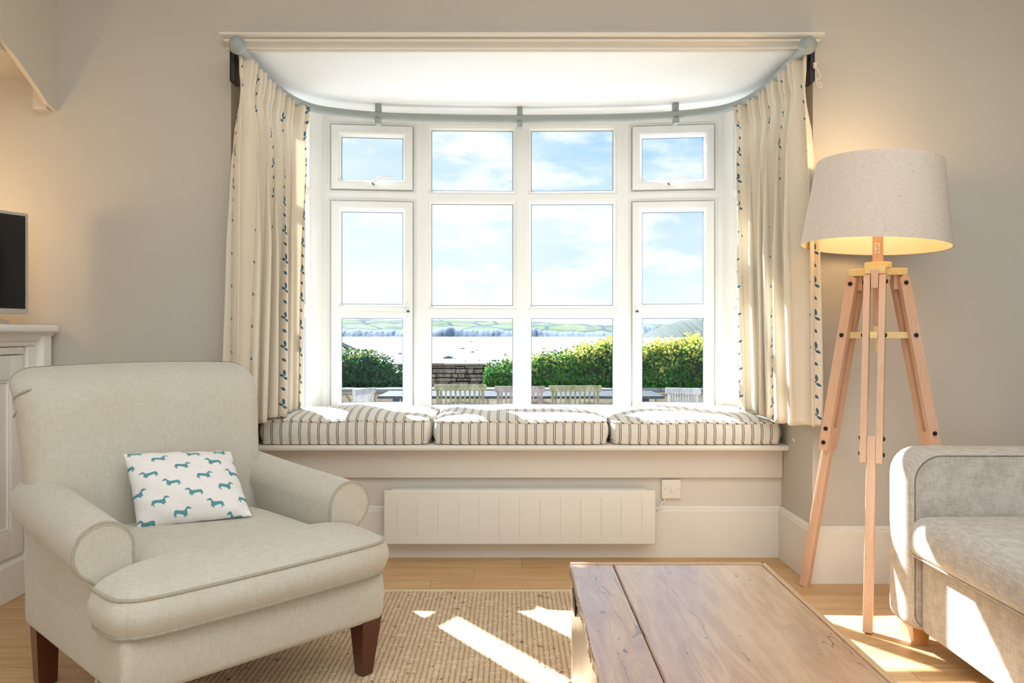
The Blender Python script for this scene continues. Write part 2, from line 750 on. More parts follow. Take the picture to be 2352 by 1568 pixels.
def mat_stone(name, c1, c2, c3, sx, sz, mortar=lin(70, 62, 56)):
    m = MB(name)
    x, y, z = m.xyz()
    wob = m.noise(3.0, 3, 0.5)
    zz = z / sz + wob * 0.9
    row = zz.floor()
    off = m.white(m.combine(row, 1.0, 2.0))
    xx = x / sx * (off * 0.8 + 0.7) + off * 7.0 + m.noise(4.0, 2, 0.5) * 0.5
    cell = m.white(m.combine(row, xx.floor(), 4.0))
    fx = (xx.fract() - 0.5).abs() * 2
    fz = (zz.fract() - 0.5).abs() * 2
    edge = fx.pow(8.0).max(fz.pow(5.0))
    gr = m.noise(14, 5, 0.7)
    col = m.mix(cell.smooth(0.1, 0.9), c1, c2)
    col = m.mix(gr.smooth(0.4, 0.7) * 0.6, col, c3)
    col = m.mix(edge.smooth(0.35, 0.8) * 0.8, col, mortar)
    h = gr * 0.4 + cell * 0.5 - edge
    return m.out(m.principled(col, 0.9, m.bump(h, 0.8, 0.04)))


STONE = mat_stone('dry_stone', lin(112, 100, 92), lin(176, 164, 148), lin(140, 126, 112), 0.34, 0.075)
COPING = mat_paint('coping_stone', lin(108, 114, 112), 0.85, 0.4, 0.25)
TERRACE = mat_stone('terrace_slabs', lin(186, 192, 200), lin(196, 200, 204), lin(190, 194, 198), 0.8, 0.6)  # tone raised so the unseen slabs bounce cool light onto the bay soffit


def mat_weather(name, c1, c2, c3):
    m = MB(name)
    g = m.noise(20, 4, 0.7, stretch=(1, 1, 0.3))
    f = m.noise(7, 4, 0.7)
    col = m.mix(g.smooth(0.35, 0.65), c1, c2)
    col = m.mix(f.smooth(0.5, 0.65) * 0.8, col, c3)
    return m.out(m.principled(col, 0.85, m.bump(g, 0.3, 0.003)))


TEAK = mat_weather('weathered_teak', lin(140, 134, 104), lin(112, 108, 86), lin(90, 92, 52))
TEAKP = mat_weather('pinkish_teak', lin(148, 134, 126), lin(126, 114, 106), lin(104, 95, 88))
TEAKW = mat_weather('bleached_teak', lin(172, 170, 168), lin(152, 150, 148), lin(134, 132, 130))
TABLEOUT = mat_weather('garden_table_top', lin(44, 54, 66), lin(36, 46, 58), lin(60, 54, 46))  # dark bluish tone: shade on the table top put into its colour


def mat_leaf(name, dark, mid, light, top0, top1, dead=lin(150, 90, 50)):
    m = MB(name)
    x, y, z = m.xyz()
    v, w_, q = m.xyz('UV')
    rnd = v
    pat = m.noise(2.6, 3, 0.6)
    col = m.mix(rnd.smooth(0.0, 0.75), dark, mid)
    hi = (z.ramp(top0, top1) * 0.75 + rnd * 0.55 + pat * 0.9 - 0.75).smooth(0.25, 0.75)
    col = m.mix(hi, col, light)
    col = m.mix(w_.gt(0.985) * 0.8, col, dead)
    p = m.principled(col, 0.38, spec=0.5)
    tr = m.n('ShaderNodeBsdfTranslucent')
    m.link(col, tr.inputs[0])
    mx = m.n('ShaderNodeMixShader')
    mx.inputs[0].default_value = 0.4
    m.link(p, mx.inputs[1])
    m.link(tr.outputs[0], mx.inputs[2])
    return m.out(mx.outputs[0])


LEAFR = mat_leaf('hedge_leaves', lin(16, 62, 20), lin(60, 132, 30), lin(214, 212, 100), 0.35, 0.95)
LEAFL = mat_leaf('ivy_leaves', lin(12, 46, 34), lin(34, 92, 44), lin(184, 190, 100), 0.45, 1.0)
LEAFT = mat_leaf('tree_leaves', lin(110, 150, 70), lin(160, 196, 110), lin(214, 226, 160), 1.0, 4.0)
CORE = simple('hedge_core', lin(26, 40, 20), 1.0)
BARK = simple('bark', lin(110, 92, 72), 0.9)

# ------------------------------------------------------------------ room shell
YW = 3.165          # face of the window wall
XL, XR = -1.135, 1.215   # sides of the bay opening
ZS = 2.16           # bay ceiling
YR = 3.536          # face of the wall below the seat
LWX = -1.835        # left wall
ROOMZ = 2.7
CX = 0.055
PV = [(XL, 3.795), (CX - 1.037, 4.059), (CX - 0.531, 4.114), (CX, 4.131), (CX + 0.531, 4.114), (CX + 1.037, 4.059), (XR, 3.795)]

b = B()
b.box(-2.6, 2.8, -2.7, YR, -0.1, 0)
struct(b.build('floor', FLOORM, smooth=False))
b = B()
b.box(-2.6, 2.8, -2.7, YW + 0.6, ROOMZ, ROOMZ + 0.1)
struct(b.build('ceiling', CEILM, smooth=False))
b = B()
b.box(-2.6, XL, YW, 3.84, -0.1, ROOMZ)
b.box(XR, 2.8, YW, 3.84, -0.1, ROOMZ)
b.box(XL, XR, YW, 3.84, ZS + 0.002, ROOMZ)
struct(b.build('wall_back', WALL, smooth=False))
b = B()
b.box(2.6, 2.8, -2.7, YW, 0, ROOMZ)
struct(b.build('wall_right', WALL, smooth=False))
b = B()
b.box(-2.6, 2.6, -2.7, -2.55, 0, ROOMZ)
struct(b.build('wall_rear', WALL, smooth=False))
# left wall with an arched alcove
arch = [(3.165, 1.897), (3.10, 1.911), (3.04, 1.950), (2.984, 1.981), (2.903, 2.024), (2.81, 2.062), (2.68, 2.105), (2.5, 2.15),
        (2.3, 2.182), (2.08, 2.195), (1.86, 2.182), (1.66, 2.15), (1.48, 2.105), (1.35, 2.062), (1.25, 2.024), (1.17, 1.981), (1.12, 1.95), (1.06, 1.911), (1.0, 1.897)]
b = B()
b.prism(arch + [(1.0, ROOMZ), (3.165, ROOMZ)], LWX - 0.018, LWX, axis='x')
b.box(-2.6, LWX, -2.7, 1.0, 0, ROOMZ)
b.box(-2.6, -2.42, 1.0, YW, 0, ROOMZ)
b.box(LWX - 0.072, LWX - 0.0185, 3.118, YW, 1.897, 2.0)
struct(b.build('wall_left', mat_paint('left_wall_paint', lin(216, 209, 196), 0.7, 0.1), smooth=False))
b = B()
b.box(-2.42, LWX - 0.019, 1.0, YW, 2.035, 2.1)
struct(b.build('ceiling_alcove', WALL, smooth=False))

# bay base, bay ceiling
bayo = [(XL, 3.795)] + [(px * 1.0, py + 0.0) for px, py in PV[1:-1]] + [(XR, 3.795)]
outl = [(XL - 0.03, 3.84)] + [(px + (px - CX) * 0.03, py + 0.09) for px, py in PV[1:-1]] + [(XR + 0.03, 3.84)]
b = B()
b.prism([(XL, YR), (XL, 3.795)] + outl[1:-1] + [(XR, 3.795), (XR, YR)], -0.45, 0.487)
struct(b.build('wall_bay', PANEL, smooth=False))
b = B()
b.prism([(XL, YW + 0.001), (XL, 3.795)] + [(XL - 0.02, 3.85)] + outl[1:-1] + [(XR + 0.02, 3.85), (XR, 3.795), (XR, YW + 0.001)], ZS, ZS + 0.25)
struct(b.build('ceiling_bay', SOFFIT, smooth=False))

# baseboards
def base_profile(h=0.229, t=0.02):
    return [(0, 0), (t, 0), (t, h - 0.022), (t - 0.004, h - 0.016), (t - 0.004, h - 0.010), (t - 0.011, h - 0.003), (t - 0.013, h), (0, h)]


def skirting(name, p0, p1, nrm):
    """board from p0 to p1, standing out along nrm"""
    bb = B()
    d = Vector((p1[0] - p0[0], p1[1] - p0[1], 0))
    rows = []
    for t in (0, 1):
        o = Vector((p0[0], p0[1], 0)) + d * t
        # mitre the inner corners
        rows.append([o + Vector((nrm[0] * q, nrm[1] * q, zz)) for q, zz in base_profile()])
    n_ = len(rows[0])
    vs = rows[0] + rows[1]
    bb.add(vs, [tuple(range(n_)), tuple(range(2 * n_ - 1, n_ - 1, -1))] + [(i, (i + 1) % n_, n_ + (i + 1) % n_, n_ + i) for i in range(n_)])
    return struct(bb.build(name, TRIM, smooth=False))


skirting('baseboard_bay', (XL, YR), (XR, YR), (0, -1))
skirting('baseboard_bay_right', (XR, YW - 0.019), (XR, YR), (-1, 0))
skirting('baseboard_bay_left', (XL, YW - 0.019), (XL, YR), (1, 0))
skirting('baseboard_right', (XR - 0.0205, YW), (2.6, YW), (0, -1))
skirting('baseboard_left', (LWX, YW), (XL + 0.0205, YW), (0, -1))

# cornice over the bay (stacked mouldings, returned at the ends)
prof = [(0.000, 2.142), (0.010, 2.142), (0.011, 2.148), (0.022, 2.149), (0.022, 2.154), (0.013, 2.157), (0.016, 2.163), (0.026, 2.170), (0.040, 2.174),
        (0.042, 2.180), (0.033, 2.182), (0.033, 2.186), (0.052, 2.189), (0.062, 2.193), (0.062, 2.201), (0.0, 2.203)]
prof = [(p, z - 0.004) for p, z in prof]
b = B()
rows = []
for p, z_ in prof:
    rows.append([Vector((XL + 0.004 - p * 0.45, YW - p, z_)), Vector((XR - 0.004 + p * 0.45, YW - p, z_))])
b.grid(rows)
b.add([r_[0] for r_ in rows], [tuple(range(len(rows)))])
b.add([r_[1] for r_ in rows], [tuple(range(len(rows) - 1, -1, -1))])
struct(b.build('trim_1', CREAMP, smooth=False))

# ------------------------------------------------------------------ window seat board with fascia
seat = thing('window_seat', (CX, 3.6, 0.487), 'painted built-in window seat board under the striped cushions', 'window seat')


def lset(o, root):
    """keep world placement of a mesh built in world coordinates under an Empty"""
    o.parent = root
    o.matrix_parent_inverse = (Matrix.Translation(root.location) @ Matrix.Rotation(root.rotation_euler.z, 4, 'Z')).inverted()
    return o


b = B()
nose = [(3.446, 0.4885), (3.4375, 0.4925), (3.4345, 0.501), (3.4375, 0.510), (3.446, 0.5135)]
b.prism([(XL + 0.001, 3.446), (XL + 0.001, 3.795)] + PV[1:-1] + [(XR - 0.001, 3.795), (XR - 0.001, 3.446)], 0.4885, 0.5135)
b.prism(nose, XL + 0.001, XR - 0.001, axis='x')
lset(b.build('seat_board', TRIM, smooth=False), seat)
b = B()
b.rbox(XL + 0.001, XR - 0.001, 3.512, YR - 0.001, 0.357, 0.4875, 0.004)
lset(b.build('fascia', PANEL), seat)

# ------------------------------------------------------------------ bay windows
def facet(idx, A, Bp, kind):
    A = Vector((A[0], A[1], 0))
    Bv = Vector((Bp[0], Bp[1], 0))
    L = (Bv - A).length
    U = (Bv - A).normalized()
    N = Vector((U.y, -U.x, 0))       # towards the room
    M = Matrix(((U.x, 0, N.x, A.x), (U.y, 0, N.y, A.y), (0, 1, 0, 0), (0, 0, 0, 1)))  # (s, z, d) -> world
    root = bpy.data.objects.new('window_%d' % idx, None)
    COL.objects.link(root)
    root.location = A
    struct(root)
    Minv = Matrix.Translation(-A)

    def ring(bb, o, i, prof):
        """o, i = (s0, s1, z0, z1); prof = [(k, d)] with k=0 outer rect, metres outside the inner rect otherwise"""
        rows = []
        for k, d in prof:
            if k is None:
                s0, s1, z0, z1 = o
            else:
                s0, s1, z0, z1 = i[0] - k, i[1] + k, i[2] - k, i[3] + k
            rows.append([Minv @ (M @ Vector((a, c, d))) for a, c in ((s0, z0), (s1, z0), (s1, z1), (s0, z1))])
        rows.append(rows[0])
        bb.grid(rows, wrap=True)
    FR = [(None, 0.0), (0.020, 0.0), (0.018, -0.003), (0.014, -0.004), (0.010, -0.004), (0.002, -0.016), (0, -0.018), (0, -0.034), (0.014, -0.05), (None, -0.05)]
    SA_ = [(None, -0.001), (None, 0.010), (0.030, 0.012), (0.017, 0.012), (0.015, 0.008), (0.011, 0.007), (0.002, -0.008), (0, -0.010), (0, -0.032), (0.012, -0.045), (None, -0.045)]
    panes = []
    if kind == 'side':
        z1s = [(0.575, 1.118, 0.63, 1.085), (1.118, 1.723, 1.152, 1.688), (1.723, ZS, 1.758, 2.076)]
        fr = B()
        ma, mb = (0.05, 0.10) if idx == 1 else (0.10, 0.05)
        for a, c, ga, gc in z1s:
            ring(fr, (0, L, a, c), (ma, L - mb, ga, gc), FR)
            panes.append((ma, L - mb, ga, gc))
    elif kind == 'fixed':
        m0 = (0.052, 0.050) if idx == 3 else (0.046, 0.054)
        z1s = [(0.575, 1.118, 0.63, 1.086), (1.118, 1.723, 1.152, 1.688), (1.723, ZS, 1.758, 2.076)]
        fr = B()
        for a, c, ga, gc in z1s:
            ring(fr, (0, L, a, c), (m0[0], L - m0[1], ga, gc), FR)
            panes.append((m0[0], L - m0[1], ga, gc))
    else:
        fr = B()
        e0, e1 = 0.046, 0.046
        for a, c, ga, gc in [(0.575, 1.724, 0.60, 1.691), (1.724, ZS, 1.757, 2.086)]:
            ring(fr, (0, L, a, c), (e0, L - e1, ga, gc), FR)
    rest = B()
    q = M
    # sill strip below the frame
    rest.add([Minv @ (M @ Vector((a, c, d))) for a in (0, L) for c in (0.5135, 0.575) for d in (-0.05, 0.0)],
             [(0, 1, 3, 2), (4, 6, 7, 5), (0, 4, 5, 1), (2, 3, 7, 6), (0, 2, 6, 4), (1, 5, 7, 3)])
    f_o = fr.build('window_frame', UPVC, root, smooth=False)
    rest.build('window_sill', UPVC, root, smooth=False)
    if kind == 'casement':
        for nm, rects in (('sash', [((e0, L - e1, 0.60, 1.122), (e0 + 0.050, L - e1 - 0.050, 0.645, 1.086)), ((e0, L - e1, 1.122, 1.691), (e0 + 0.050, L - e1 - 0.050, 1.158, 1.641))]),
                          ('top_sash', [((e0, L - e1, 1.757, 2.086), (e0 + 0.050, L - e1 - 0.050, 1.808, 2.03))])):
            sb = B()
            for o_, i_ in rects:
                ring(sb, o_, i_, SA_)
                panes.append(i_)
            sb.build(nm, UPVC, root, smooth=False)
        # espagnolette handles
        hs = L - e1 - 0.022 if idx == 2 else e0 + 0.022
        sg = -1 if idx == 2 else 1
        T = Minv @ M
        hb = B()
        hb.rbox(hs - 0.009, hs + 0.009, 1.085, 1.165, 0.012, 0.024, 0.004, M=T)
        pts = [(hs, 1.118, 0.03), (hs, 1.108, 0.042), (hs + sg * 0.004, 1.09, 0.052), (hs + sg * 0.012, 1.06, 0.056), (hs + sg * 0.022, 1.03, 0.05), (hs + sg * 0.030, 1.005, 0.046)]
        pts = [(pt[0], pt[1], pt[2]) for pt in spl(pts, 4)]
        hb.tube([T @ Vector(pt) for pt in pts], [lerp(0.011, 0.005, i / (len(pts) - 1)) for i in range(len(pts))], 8)
        ho = hb.build('window_handle', UPVC, root)
        kb = B()
        kb.tube([T @ Vector((hs, 1.118, 0.02)), T @ Vector((hs, 1.118, 0.047))], 0.0085, 12)
        kb.build('lock_button', LOCKM, ho)
        cs = L / 2 + 0.012 if idx == 2 else L / 2 - 0.02
        hb = B()
        hb.rbox(cs - 0.045, cs + 0.02, 1.772, 1.79, 0.012, 0.022, 0.004, M=T)
        sg2 = 1
        pts = [(cs - 0.01, 1.781, 0.025), (cs, 1.784, 0.042), (cs + 0.014, 1.795, 0.05), (cs + 0.035, 1.806, 0.054), (cs + 0.075, 1.811, 0.05), (cs + 0.105, 1.812, 0.046)]
        pts = [(pt[0], pt[1], pt[2]) for pt in spl(pts, 4)]
        hb.tube([T @ Vector(pt) for pt in pts], [lerp(0.010, 0.0045, i / (len(pts) - 1)) for i in range(len(pts))], 8)
        ho = hb.build('window_handle', UPVC, root)
        kb = B()
        kb.tube([T @ Vector((cs - 0.004, 1.781, 0.02)), T @ Vector((cs - 0.004, 1.781, 0.047))], 0.008, 12)
        kb.build('lock_button', LOCKM, ho)
    gb = B()
    for s0, s1, z0, z1 in panes:
        T = Minv @ M
        for d in (-0.024,):
            gb.add([T @ Vector((a, c, d)) for a, c in ((s0 - 0.004, z0 - 0.004), (s1 + 0.004, z0 - 0.004), (s1 + 0.004, z1 + 0.004), (s0 - 0.004, z1 + 0.004))], [(0, 1, 2, 3)])
    gb.build('window_glass', GLASS, root, smooth=False)
    kb = B()
    for pn in panes:
        ring(kb, (pn[0] - 0.002, pn[1] + 0.002, pn[2] - 0.002, pn[3] + 0.002), pn, [(None, -0.0225), (-0.0028, -0.0225), (-0.0028, -0.0235), (None, -0.0235)])
    kb.build('gasket', GASKET, root, smooth=False)
    return root


kinds = ['side', 'casement', 'fixed', 'fixed', 'casement', 'side']
for i in range(6):
    facet(i + 1, PV[i], PV[i + 1], kinds[i])
# corner posts filling the outer wedges
b = B()
for (px, py) in PV[1:-1]:
    d = Vector((px - CX, py - 3.4)).normalized()
    c = Vector((px, py)) + d * 0.03
    b.prism([(c.x + 0.022 * math.cos(a) , c.y + 0.022 * math.sin(a)) for a in [k * PI / 4 for k in range(8)]], 0.5135, ZS)
struct(b.build('trim_2', UPVC))

# ------------------------------------------------------------------ curtain pole
CT = 0.04
half = [(-1.045, 3.02), (-1.056, 3.3), (-1.045, 3.58), (-0.995, 3.76), (-0.90, 3.858), (-0.674, 3.945), (-0.35, 3.985)]
track2d = half + [(CT, 4.0)] + [(2 * CT - px, py) for px, py in reversed(half)]
ZT = 2.10
pole = thing('curtain_pole', (CT, 4.0, ZT), 'grey-green bent curtain pole with ball finials curving round the bay', 'curtain pole')
tp = spl([(px, py, ZT) for px, py in track2d], 12)
b = B()
b.tube(tp, 0.0195, 16)
lset(b.build('rod', POLEM), pole)
for sx in (0, 1):
    px, py = track2d[0] if sx == 0 else track2d[-1]
    b = B()
    T = Matrix.Translation((px, py, ZT)) @ Matrix.Rotation(PI / 2, 4, 'X')
    pr = [(0.0, 0.072), (0.010, 0.071)] + [(0.034 * math.sin(a), 0.038 + 0.034 * math.cos(a)) for a in [PI * k / 16 for k in range(2, 15)]] + [(0.016, 0.008), (0.022, 0.004), (0.022, -0.006), (0.0, -0.006)]
    b.lathe(pr, 24, T)
    lset(b.build('finial', POLEM), pole)
    b = B()
    sg = -1 if sx == 0 else 1
    b.rbox(px + sg * 0.045 - 0.010, px + sg * 0.045 + 0.010, 3.05, 3.12, 1.985, 2.12, 0.004)
    lset(b.build('end_bracket', BLACK), pole)
for bx in (-0.68, 0.048, 0.815):
    # nearest point on the track
    q = min(tp, key=lambda p_: abs(p_.x - bx) + (0 if p_.y > 3.5 else 9))
    b = B()
    b.rbox(q.x - 0.013, q.x + 0.013, q.y - 0.024, q.y + 0.028, 2.055, 2.082, 0.003)
    b.rbox(q.x - 0.011, q.x + 0.011, q.y + 0.012, q.y + 0.028, 2.06, ZS, 0.002)
    b.rbox(q.x - 0.014, q.x + 0.014, q.y - 0.010, q.y + 0.028, 2.118, ZS, 0.002)
    lset(b.build('bracket', POLEM), pole)


# ------------------------------------------------------------------ curtains
def curtain(side, label):
    rnd = random.Random(5 if side < 0 else 11)
    path = [(px, py, 0) for px, py in half[:4]] + [(-0.975, 3.785, 0)]
    if side > 0:
        path = [(2 * CT - px, py, 0) for px, py, _ in path]
    sp = spl(path, 40)
    # arclength
    d = [0]
    for i in range(1, len(sp)):
        d.append(d[-1] + (sp[i] - sp[i - 1]).length)
    Ltot = d[-1] - (0.02 if side < 0 else 0.03)

    def at(s):
        s = max(0.0, min(s, d[-1] - 1e-6))
        j = 0
        while d[j + 1] < s:
            j += 1
        t = (s - d[j]) / (d[j + 1] - d[j])
        p_ = sp[j].lerp(sp[j + 1], t)
        tg = (sp[j + 1] - sp[j]).normalized()
        return p_, tg
    NF = 6
    NS, NZ = 640, 70
    ztop, zbot = 2.088, 0.640
    # irregular fold phases
    ks = [0]
    for i in range(NF):
        ks.append(ks[-1] + rnd.uniform(0.75, 1.3))
    ks = [k / ks[-1] for k in ks]
    ph = np.interp(np.linspace(0, 1, NS + 1), ks, np.arange(NF + 1))
    amps = [rnd.uniform(0.75, 1.2) for _ in range(NF + 1)]
    am = np.interp(ph, np.arange(NF + 1), amps)
    o1 = [rnd.uniform(-1, 1) for _ in range(NF + 1)]
    wob = np.interp(ph, np.arange(NF + 1), o1)
    base = [at(Ltot * (0.01 + 0.99 * k / NS)) for k in range(NS + 1)]
    verts = []
    for iz in range(NZ + 1):
        t = (iz / NZ) ** 1.0
        zz = lerp(ztop, zbot, t)
        a_ = np.interp(t, [0, 0.05, 0.09, 0.2, 0.5, 1], [0.026, 0.022, 0.012, 0.042, 0.066, 0.066])
        h2 = np.interp(t, [0, 0.05, 0.09, 0.18, 1], [0.009, 0.008, 0.004, 0.003, 0.002])
        spread = np.interp(t, [0, 0.3, 1], [0.0, 0.012, 0.032])
        row = []
        for k in range(NS + 1):
            p_, tg = base[k]
            nr = Vector((-tg.y, tg.x, 0)) * (1 if side < 0 else -1)   # towards the reveal
            f = ph[k] * 2 * PI
            drift = 0.55 * wob[k] * t * math.sin(t * 2.3 + wob[k])
            w1 = math.sin(f + drift)
            # rounded, slightly squared folds
            w1 = math.copysign(abs(w1) ** 0.75, w1)
            off = am[k] * a_ * w1 + h2 * math.sin(3 * f + 1.0) + 0.006 * math.sin(2 * f + 4 * t + wob[k] * 3) * t
            tan_ = am[k] * a_ * 0.55 * math.sin(2 * f + drift * 2) * (0.3 + 0.7 * t)
            v = p_ + nr * (off + spread - 0.006) + tg * (tan_ - 0.052 * min(1.0, t * 2.2) * (k / NS) ** 2)
            edge = math.sin(f * 0.5 + wob[k]) * 0.006 * t
            row.append((v.x, v.y, zz + edge * (1 if iz == NZ else 0) + (0.006 * math.sin(f * 1.0) if iz == 0 else 0)))
        verts.append(row)
    me = bpy.data.meshes.new('curtain_panel')
    vs = [v for r_ in verts for v in r_]
    W = NS + 1
    fs = [(i * W + j, i * W + j + 1, (i + 1) * W + j + 1, (i + 1) * W + j) for i in range(NZ) for j in range(NS)]
    me.from_pydata(vs, [], fs)
    uv = me.uv_layers.new(name='UVMap')
    li = np.zeros(len(me.loops), dtype=np.int32)
    me.loops.foreach_get('vertex_index', li)
    co = np.array(vs)
    uarr = np.zeros((len(li), 2))
    mid = np.array(verts[int(NZ * 0.7)])
    al_ = np.concatenate([[0], np.cumsum(np.linalg.norm(np.diff(mid, axis=0), axis=1))])
    uarr[:, 0] = al_[li % W] + (0.06 if side < 0 else 0.02)
    uarr[:, 1] = co[li][:, 2]
    uv.data.foreach_set('uv', uarr.ravel())
    me.update()
    root = thing('curtain', (path[0][0], 3.4, zbot), label, 'curtain', 'leaf-embroidered curtains of the bay window')
    o = link_mesh('curtain_panel', me, CURTM)
    sm = o.modifiers.new('thick', 'SOLIDIFY')
    sm.thickness = 0.003
    lset(o, root)
    return root


curtain(-1, 'cream curtain with blue leaves at the left side of the bay, behind the armchair')
CURR = curtain(1, 'cream curtain with blue leaves at the right side of the bay, beside the floor lamp')
# tie cord of the right curtain
b = B()
pts = spl([(1.170, 3.03, 2.035), (1.184, 3.03, 2.02), (1.192, 3.03, 2.0), (1.186, 3.03, 1.985), (1.176, 3.03, 1.99), (1.182, 3.03, 1.965), (1.196, 3.03, 1.955), (1.198, 3.03, 1.968), (1.186, 3.03, 1.975)], 6)
b.tube(pts, 0.0022, 6)
b.box(1.166, 1.176, 3.025, 3.035, 2.03, 2.05)
lset(b.build('heading_cord', CURTM), CURR)


# ------------------------------------------------------------------ cushions
def cushion_mesh(fxy, z0, z1, dome, nu=48, nv=40, bulge=0.008, nside=6, dome_b=None, z0f=None, corner=0.05, pw=8, uvx=None):
    """fxy(u,v) -> (x, y); returns B with UV list, plus the top and bottom edge loops"""
    bb = B()

    def rc(u, v):
        m_ = (abs(u) ** pw) * (abs(v) ** pw) * corner
        return u * (1 - m_), v * (1 - m_)
    us = [-math.cos(PI * k / nu) * 0.6 + 0.4 * (2 * k / nu - 1) for k in range(nu + 1)]
    vs_ = [-math.cos(PI * k / nv) * 0.6 + 0.4 * (2 * k / nv - 1) for k in range(nv + 1)]
    uvs = []

    def P(u, v):
        a, c = rc(u, v)
        return fxy(a, c)
    top = []
    bot = []
    for v in vs_:
        rt = []
        rb = []
        for u in us:
            x, y = P(u, v)
            zb = z0 if z0f is None else z0f(x, y)
            rt.append((x, y, z1 + dome(u, v) + (zb - z0)))
            rb.append((x, y, zb - (dome_b(u, v) if dome_b else 0)))
        top.append(rt)
        bot.append(rb)
    bb.grid(top)
    uvs += [((x if uvx is None else uvx(x)), y) for r_ in top for x, y, z in r_]
    bb.grid([list(reversed(r_)) for r_ in bot])
    uvs += [((x if uvx is None else uvx(x)), y) for r_ in bot for x, y, z in reversed(r_)]

    def loop(g):
        l = [g[0][i] for i in range(nu)]
        l += [g[j][nu] for j in range(nv)]
        l += [g[nv][i] for i in range(nu, 0, -1)]
        l += [g[j][0] for j in range(nv, 0, -1)]
        return l
    lt, lb = loop(top), loop(bot)
    cx = sum(p[0] for p in lt) / len(lt)
    cy = sum(p[1] for p in lt) / len(lt)
    rows = []
    n_ = len(lt)
    for k in range(nside + 1):
        t = k / nside
        row = []
        for i in range(n_):
            a, c = Vector(lb[i]), Vector(lt[i])
            p = a.lerp(c, t)
            tg = Vector(lt[(i + 1) % n_]) - Vector(lt[i - 1])
            nr = Vector((tg.y, -tg.x, 0))
            if nr.length > 1e-9:
                nr.normalize()
            p += nr * bulge * math.sin(PI * t)
            row.append(tuple(p))
        rows.append(row)
    bb.grid(rows, wrap=True)
    uvs += [((x if uvx is None else uvx(x)), y + z) for r_ in rows for x, y, z in r_]
    return bb, uvs, lt, lb


def apply_uv(o, uvs):
    me = o.data
    l = me.uv_layers.new(name='UVMap')
    li = np.zeros(len(me.loops), dtype=np.int32)
    me.loops.foreach_get('vertex_index', li)
    a = np.array(uvs)[li]
    l.data.foreach_set('uv', a.ravel())


def bay_y(x):
    for i in range(len(PV) - 1):
        if PV[i][0] <= x <= PV[i + 1][0]:
            t = (x - PV[i][0]) / (PV[i + 1][0] - PV[i][0])
            return lerp(PV[i][1], PV[i + 1][1], t)
    return 3.795


cspec = [(-1.112, -0.368, 'striped box cushion at the left of the window seat, under the left curtain', 0.0),
         (-0.346, 0.424, 'striped box cushion in the middle of the window seat', 0.012),
         (0.446, 1.190, 'striped box cushion at the right of the window seat, under the right curtain', 0.02)]
for ci, (x0, x1, lab, sh) in enumerate(cspec):
    root = thing('seat_cushion', ((x0 + x1) / 2, 3.6, 0.5135), lab, 'cushion', 'striped window seat cushions')
    rr = random.Random(ci + 3)
    pa, pb = rr.uniform(0, 6), rr.uniform(0, 6)

    def fxy(u, v, x0=x0, x1=x1):
        x = (x0 + x1) / 2 + u * (x1 - x0) / 2
        yb = min(bay_y(x) - 0.022, 4.04)
        yf = 3.455
        return x, lerp(yf, yb, (v + 1) / 2)

    def dome(u, v, pa=pa, pb=pb):
        e = (1 - abs(u) ** 4) * (1 - abs(v) ** 4)
        c_ = 0.010 * math.exp(-(((abs(u) - 1) / 0.15) ** 2)) * (v + 1)
        return 0.035 * e ** 0.6 + 0.006 * math.sin(5 * u + pa) * e + 0.005 * math.sin(4 * v + pb + 3 * u) * e - 0.004 * math.sin(u * 7 + pb) * (1 - abs(u)) * (v < 0)
    bb, uvs, lt, lb = cushion_mesh(fxy, 0.521, 0.618 - 0.004 * ci, dome, 56, 36, 0.012, corner=0.045)
    o = bb.build('cover', STRIPE, auto=60, fix=False)
    apply_uv(o, uvs)
    bmn = bmesh.new(); bmn.from_mesh(o.data); bmesh.ops.recalc_face_normals(bmn, faces=bmn.faces); bmn.to_mesh(o.data); bmn.free()
    lset(o, root)
    for lp in (lt, lb):
        pb_ = B()
        pb_.tube([(p[0], p[1], p[2]) for p in lp], 0.0055, 8, closed=True)
        lset(pb_.build('piping', PIPESTR), root)

# ------------------------------------------------------------------ panel heater, switch, cable
heat = thing('panel_heater', (0.04, YR, 0.08), 'flat white electric panel heater on the wall below the window seat', 'heater')
b = B()
hx0, hx1, hy, hz0, hz1 = -0.563, 0.630, 3.436, 0.079, 0.316
b.rbox(hx0, hx1, hy, hy + 0.014, hz0, hz1, 0.006, 3)
fo = lset(b.build('front_panel', HEATM), heat)
for k in range(13):
    gx = -0.5 + k * 0.0892
    b = B()
    pr = [(gx - 0.0035, hy + 0.001), (gx - 0.0012, hy - 0.0022), (gx + 0.0012, hy - 0.0022), (gx + 0.0035, hy + 0.001)]
    b.prism(pr, 0.108, 0.284)
    g_ = b.build('pressed_rib', HEATM, smooth=False)
    g_.parent = fo
    g_.matrix_parent_inverse = Matrix.Identity(4)
b = B()
b.rbox(hx0 + 0.03, hx1 - 0.03, hy + 0.0145, YR - 0.03, hz0 + 0.012, hz1 + 0.002, 0.006)
lset(b.build('back_case', HEATM), heat)
for xx in (-0.35, 0.42):
    b = B()
    b.box(xx - 0.02, xx + 0.02, YR - 0.0295, YR - 0.021, 0.09, 0.31)
    lset(b.build('wall_bracket', PLASTIC), heat)
sw = thing('fused_switch', (0.7, YR, 0.36), 'square white switch plate on the wall at the right end of the heater', 'switch')
sx0, sx1 = 0.672, 0.759
b = B()
b.rbox(sx0, sx1, YR - 0.016, YR - 0.0002, 0.262, 0.348, 0.004, 3)
lset(b.build('plate', PLASTIC), sw)
b = B()
b.rbox(sx0 + 0.041, sx0 + 0.058, YR - 0.021, YR - 0.0155, 0.291, 0.319, 0.002)
lset(b.build('rocker', PLASTIC), sw)
b = B()
b.rbox(sx0 + 0.0235, sx0 + 0.038, YR - 0.0185, YR - 0.0155, 0.292, 0.3185, 0.001)
lset(b.build('fuse_holder', PLASTIC), sw)
